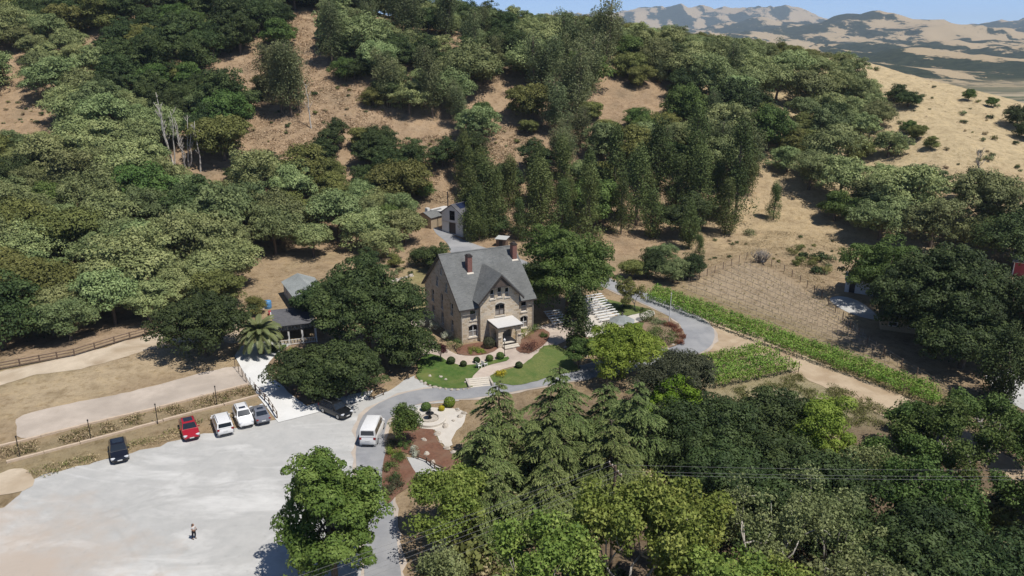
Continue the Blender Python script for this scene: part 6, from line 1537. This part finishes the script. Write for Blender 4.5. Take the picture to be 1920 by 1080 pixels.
for k, (x, y, lm) in enumerate(((738,852,'leaf_yellowgreen'),(748,862,'leaf_mid'),(732,880,'leaf_mid'),(738,900,'leaf_dark'),(726,925,'leaf_dull'),(742,915,'leaf_dull'),(775,852,'leaf_white'),(760,838,'leaf_mid'),(770,805,'leaf_yellowgreen'),(735,838,'leaf_dull'))):
    shr(x, y, lm, .95, 1.0, ['yellow green', 'fresh green', 'wide green', 'dark green', 'dull', 'brownish', 'pale flowering', 'green', 'bright', 'low dull'][k]+' shrub in the red mulch garden by the road')
for k, (x, y, lm) in enumerate(((520,690,'leaf_olive'),(535,712,'leaf_olive'),(545,690,'leaf_mid'),(575,668,'leaf_mid'),(548,662,'leaf_yellowgreen'),(530,656,'leaf_mid'),(590,745,'leaf_olive'))):
    shr(x, y, lm, 1.0, .9, 'shrub in the bed right of the concrete drive, %s from the palm' % nth(k), group='shrubs in the drive bed')
for k, (x, y) in enumerate(((505,655),(520,660))): shr(x, y, 'leaf_dark', .9, .9, 'dark shrub under the pergola beam, %s one' % ('left', 'right')[k], group='pergola shrubs')
for k, (x, y, R) in enumerate(((1485,478,1.6),(1520,500,1.7),(1545,512,1.5),(1405,442,1.7),(1500,470,1.2))): shr(x, y, 'leaf_olive' if k != 3 else 'leaf_euc', R, 1.7, 'round bush in the dry field, %s' % ['upper left', 'middle', 'lower right', 'grey one near the tall stand', 'topmost'][k], leaf=.2)
put(mk_bare('brush_pile', 1.6, 151, 7, 2.4, 'bark_grey'), 1428, 492, 'grey brush pile at the top corner of the young vineyard', 'brush pile')

# rocks
def rock_me(seed):
    m = MB().ball((0, 0, 0), 1, 8, 6); rng = np.random.default_rng(seed)
    m.v = [tuple(np.array(v)*(1+rng.normal()*.16)*np.array((1, .8, .6))) for v in m.v]; return m.mesh('rock', 'rock', False)
RK = [rock_me(i) for i in range(4)]
def rocks(px, lab, group, s=(.15, .35), jit=1.0):
    for k, (x, y) in enumerate(px):
        p = at(x, y); o = link('rock', RK[k % 4], None, (p.x, p.y, p.z+.1)); q = random.uniform(*s); o.scale = (q, q, q); o.rotation_euler = (0, 0, random.uniform(0, 6)); tag(o, '%s, %s in its line' % (lab, nth(k).replace('nearest', 'first')), 'rock', group)
rocks([(790,716),(797,720),(806,724),(815,727),(825,729),(836,730.5),(847,732),(858,732),(869,731),(878,729.5)], 'pale edging rock along the bottom of the left lawn', 'edging rocks of the left lawn', (.18, .32))
rocks([(806,706),(826,708),(836,713),(873,718)], 'pale boulder lying on the left lawn', 'boulders on the left lawn', (.25, .42))
rocks([(820,815),(826,830),(838,842),(795,826),(800,852),(812,868),(850,850),(835,800),(850,790),(862,782),(858,770),(870,776)], 'pale rock in the fountain garden', 'rocks of the fountain garden', (.2, .5))
rocks([(1100,668),(1088,652),(1060,652),(1040,644)], 'rock on the edge of the right lawn', 'rocks of the right lawn', (.2, .35))
rocks([(690+i*9, 505+((i*37) % 40)) for i in range(10)], 'pale boulder on the rubble slope left of the house', 'boulders on the rubble slope', (.3, .8))
rocks([(1262,648),(1270,642),(1277,633),(1250,655)], 'pale stone on the rim of the turning circle', 'stones of the turning circle', (.2, .35))

# vineyards
def vine_row(a, b, lab, group, h=1.55, dens=1.0, post_gap=5.0, lm='leaf_vine'):
    root = empty('vine_row', a, 0, lab, 'vine row', group); v = b-a; L = v.length; n = int(L/.42); puffs = []; random.seed(int(a.x*13+a.y*7))
    for i in range(n):
        if random.random() > dens: continue
        t = (i+random.random()*.5)/n; q = G(a.x+v.x*t, a.y+v.y*t)-a; r = random.uniform(.45, .78)
        puffs.append(((q.x+random.uniform(-.18, .18), q.y+random.uniform(-.18, .18), q.z+h*random.uniform(.55, .9)), (r, r, r*1.0)))
    link('foliage', leaf_mesh('foliage', *puff_leaves(puffs, .25, 50, low=-.95, inner=.3, jit=.5, up=.2), lm), root)
    k = max(2, int(L/post_gap)); pm = MB().box((0, 0, .7), (.09, .09, 1.8)).mesh('post', 'timber')
    for i in range(k+1):
        q = G(a.x+v.x*i/k, a.y+v.y*i/k)-a; link('post', pm, root, q)
    sm = MB()
    for i in range(0, n, 3):
        q = G(a.x+v.x*i/n, a.y+v.y*i/n)-a; sm.path([q+Vector((0, 0, -.1)), q+Vector((.05, .03, .8))], [.045, .03], 4)
    sm.build('vine_stems', 'bark', root)
A0, A1 = at(1214, 564), at(1765, 768); B0, B1 = at(1230, 549), at(1752, 740)
nr = 4
for i in range(nr):
    t = i/(nr-1); vine_row(A0.lerp(B0, t), A1.lerp(B1, t), 'long green vine row beside the farm road, %s from the road' % ['nearest', 'second', 'third', 'farthest'][i], 'long vine rows', 1.6, .97)
C0, C1 = at(1298, 690), at(1425, 659); D0, D1 = at(1342, 728), at(1497, 697)
for i in range(5):
    t = i/4; vine_row(C0.lerp(D0, t), C1.lerp(D1, t), 'short green vine row below the farm road, %s from the road' % ['nearest', 'second', 'third', 'fourth', 'farthest'][i], 'short vine rows', 1.6, 1.0)
E0, E1 = at(1268, 542), at(1690, 700); F0, F1 = at(1402, 490), at(1570, 585)
M['mound'] = two('vineyard_soil', (.31,.245,.17), (.40,.315,.22), 1.5, .95, .8, .06, 10)
def young_row(a, b, lab):
    root = empty('young_vine_row', a, 0, lab, 'vine row', 'young vine rows'); v = b-a; L = v.length; n = int(L/1.9)
    pm = MB().box((0, 0, .55), (.05, .05, 1.3)).mesh('stake', 'timber_pale'); puffs = []; sm = MB()
    for i in range(n+1):
        q = G(a.x+v.x*i/n, a.y+v.y*i/n)-a; link('stake', pm, root, q)
        if i < n and random.random() < .75: puffs.append(((q.x+v.x/n*.3, q.y+v.y/n*.3, q.z+.3), (.22, .22, .25)))
    for z in (.5, 1.0):
        sm.path([G(a.x+v.x*i/8, a.y+v.y*i/8)-a+Vector((0, 0, z)) for i in range(9)], .008, 3)
    sm.build('trellis_wire', 'steel', root)
    if puffs: link('foliage', leaf_mesh('foliage', *puff_leaves(puffs, .14, 14, low=-.95, inner=.4), 'leaf_weed'), root)
    link('drip_mound', MB().path([G(a.x+v.x*i/24, a.y+v.y*i/24)-a+Vector((0, 0, -.13)) for i in range(25)], .22, 6).mesh('drip_mound', 'mound', True), root)
for i in range(10): 
    t = (i+.6)/10; young_row(E0.lerp(F0, t), E1.lerp(F1, t), 'row of stakes with young vines in the brown vineyard, %s from the green rows' % nth(i))
# weeds on the terraces: uncountable tufts
def weeds(name, poly, n, lm, hgt, lab, leaf=.22):
    w = wpoly(poly); xs = [q[0] for q in w]; ys = [q[1] for q in w]
    X = RNG.uniform(min(xs), max(xs), n*4); Y = RNG.uniform(min(ys), max(ys), n*4)
    m = in_poly(X, Y, w) & (fbm(X/3.1, Y/3.1, 3) > -.05); X, Y = X[m][:n], Y[m][:n]; Z = hz(X, Y)
    k = 6; X = np.repeat(X, k)+RNG.normal(size=len(X)*k)*.22; Y = np.repeat(Y, k)+RNG.normal(size=len(Y)*k)*.22; Z = np.repeat(Z, k)+RNG.uniform(0, hgt, len(X))
    N = RNG.normal(size=(len(X), 3))+np.array((0, 0, .5)); T = RNG.normal(size=(len(X), 3))*.5+np.array((0, 0, 1))
    o = link(name, leaf_mesh(name, np.stack([X, Y, Z+.05], 1), N, leaf*RNG.uniform(.6, 1.4, len(X)), RNG.uniform(0, 1, len(X)), lm, .35, T))
    tag(o, lab, 'weeds', None, 'stuff')
weeds('dry_weeds', [(0,845),(150,808),(300,770),(470,726),(480,742),(300,785),(150,828),(0,862)], 2600, 'leaf_dry', .4, 'dry weeds on the strip between the two timber edgings')
weeds('green_weeds', [(0,845),(150,808),(300,770),(470,726),(480,742),(300,785),(150,828),(0,862)], 1100, 'leaf_weed', .4, 'green weeds on the strip between the two timber edgings')
weeds('lot_edge_weeds', [(50,885),(200,845),(350,800),(440,775),(500,770),(440,795),(350,818),(200,858),(80,895)], 1100, 'leaf_dry', .35, 'dry weeds along the upper edge of the gravel lot')
weeds('lot_edge_greens', [(50,885),(200,845),(350,800),(400,780),(350,810),(200,856),(80,895)], 500, 'leaf_weed', .4, 'green weeds along the upper edge of the gravel lot')
weeds('verge_grass', [(1330,742),(1500,702),(1620,745),(1720,800),(1600,800),(1400,775)], 2200, 'leaf_weed', .35, 'thin grass on the verge below the small vineyard')

def dry_grass(name, poly, n, lab, leaf=.30):
    w = wpoly(poly); xs = [q[0] for q in w]; ys = [q[1] for q in w]
    X = RNG.uniform(min(xs), max(xs), n*4); Y = RNG.uniform(min(ys), max(ys), n*4); m = in_poly(X, Y, w) & (fbm(X/5, Y/5, 4) > RNG.uniform(-.35, .45, n*4)); X, Y = X[m][:n], Y[m][:n]
    k = 5; X = np.repeat(X, k)+RNG.normal(size=len(X)*k)*.30; Y = np.repeat(Y, k)+RNG.normal(size=len(Y)*k)*.30; Z = hz(X, Y)+RNG.uniform(.02, .22, len(X))
    N = RNG.normal(size=(len(X), 3))*.42+np.array((0, 0, 1.0))
    o = link(name, leaf_mesh(name, np.stack([X, Y, Z], 1), N, leaf*RNG.uniform(.5, 1.5, len(X)), RNG.uniform(0, 1, len(X)), 'leaf_straw', .6, tri=True)); tag(o, lab, 'grass', None, 'stuff')
M['leaf_straw'] = leaf_mat('dry_straw', (.30,.215,.13), (.43,.33,.20), (.55,.44,.28), .1)
dry_grass('dry_grass', [(1595,120),(1640,118),(1960,225),(1960,440),(1800,345),(1690,300),(1600,320),(1660,220)], 11000, 'dry grass over the golden right hand slope')
dry_grass('dry_grass', [(535,30),(600,22),(600,120),(730,190),(740,240),(600,260),(540,295),(440,295),(470,200),(430,165),(455,110)], 7000, 'dry grass over the long bare slope')
dry_grass('dry_grass', [(1300,510),(1400,430),(1600,440),(1590,520),(1540,545),(1400,487)], 5000, 'dry grass in the field above the young vineyard', .16)
dry_grass('dry_grass', [(755,265),(900,240),(1035,225),(1035,255),(935,312),(860,385),(740,370)], 4000, 'dry grass on the winding bare patch')
# ------------------------------------------------------------------ air
def haze():
    m = bpy.data.materials.new('haze'); m.use_nodes = True; n = m.node_tree.nodes; l = m.node_tree.links
    n.remove(n['Principled BSDF']); v = n.new('ShaderNodeVolumePrincipled'); v.inputs['Color'].default_value = (.60, .77, 1.0, 1); v.inputs['Density'].default_value = HAZE
    v.inputs['Anisotropy'].default_value = 0.0
    l.new(v.outputs[0], n['Material Output'].inputs['Volume'])
    z0, z1 = float(GZ.min())-1.0, max(float(GZ.max())+30, 120)
    o = MB().box(((GX[0]+GX[-1])/2, (GY[0]+GY[-1])/2, (z0+z1)/2), (GX[-1]-GX[0]+20, GY[-1]-GY[0]+20, z1-z0)).build('haze', m)
    tag(o, 'thin blue summer haze over the distant hills', 'haze', None, 'stuff')
HAZE = 7e-5
haze()
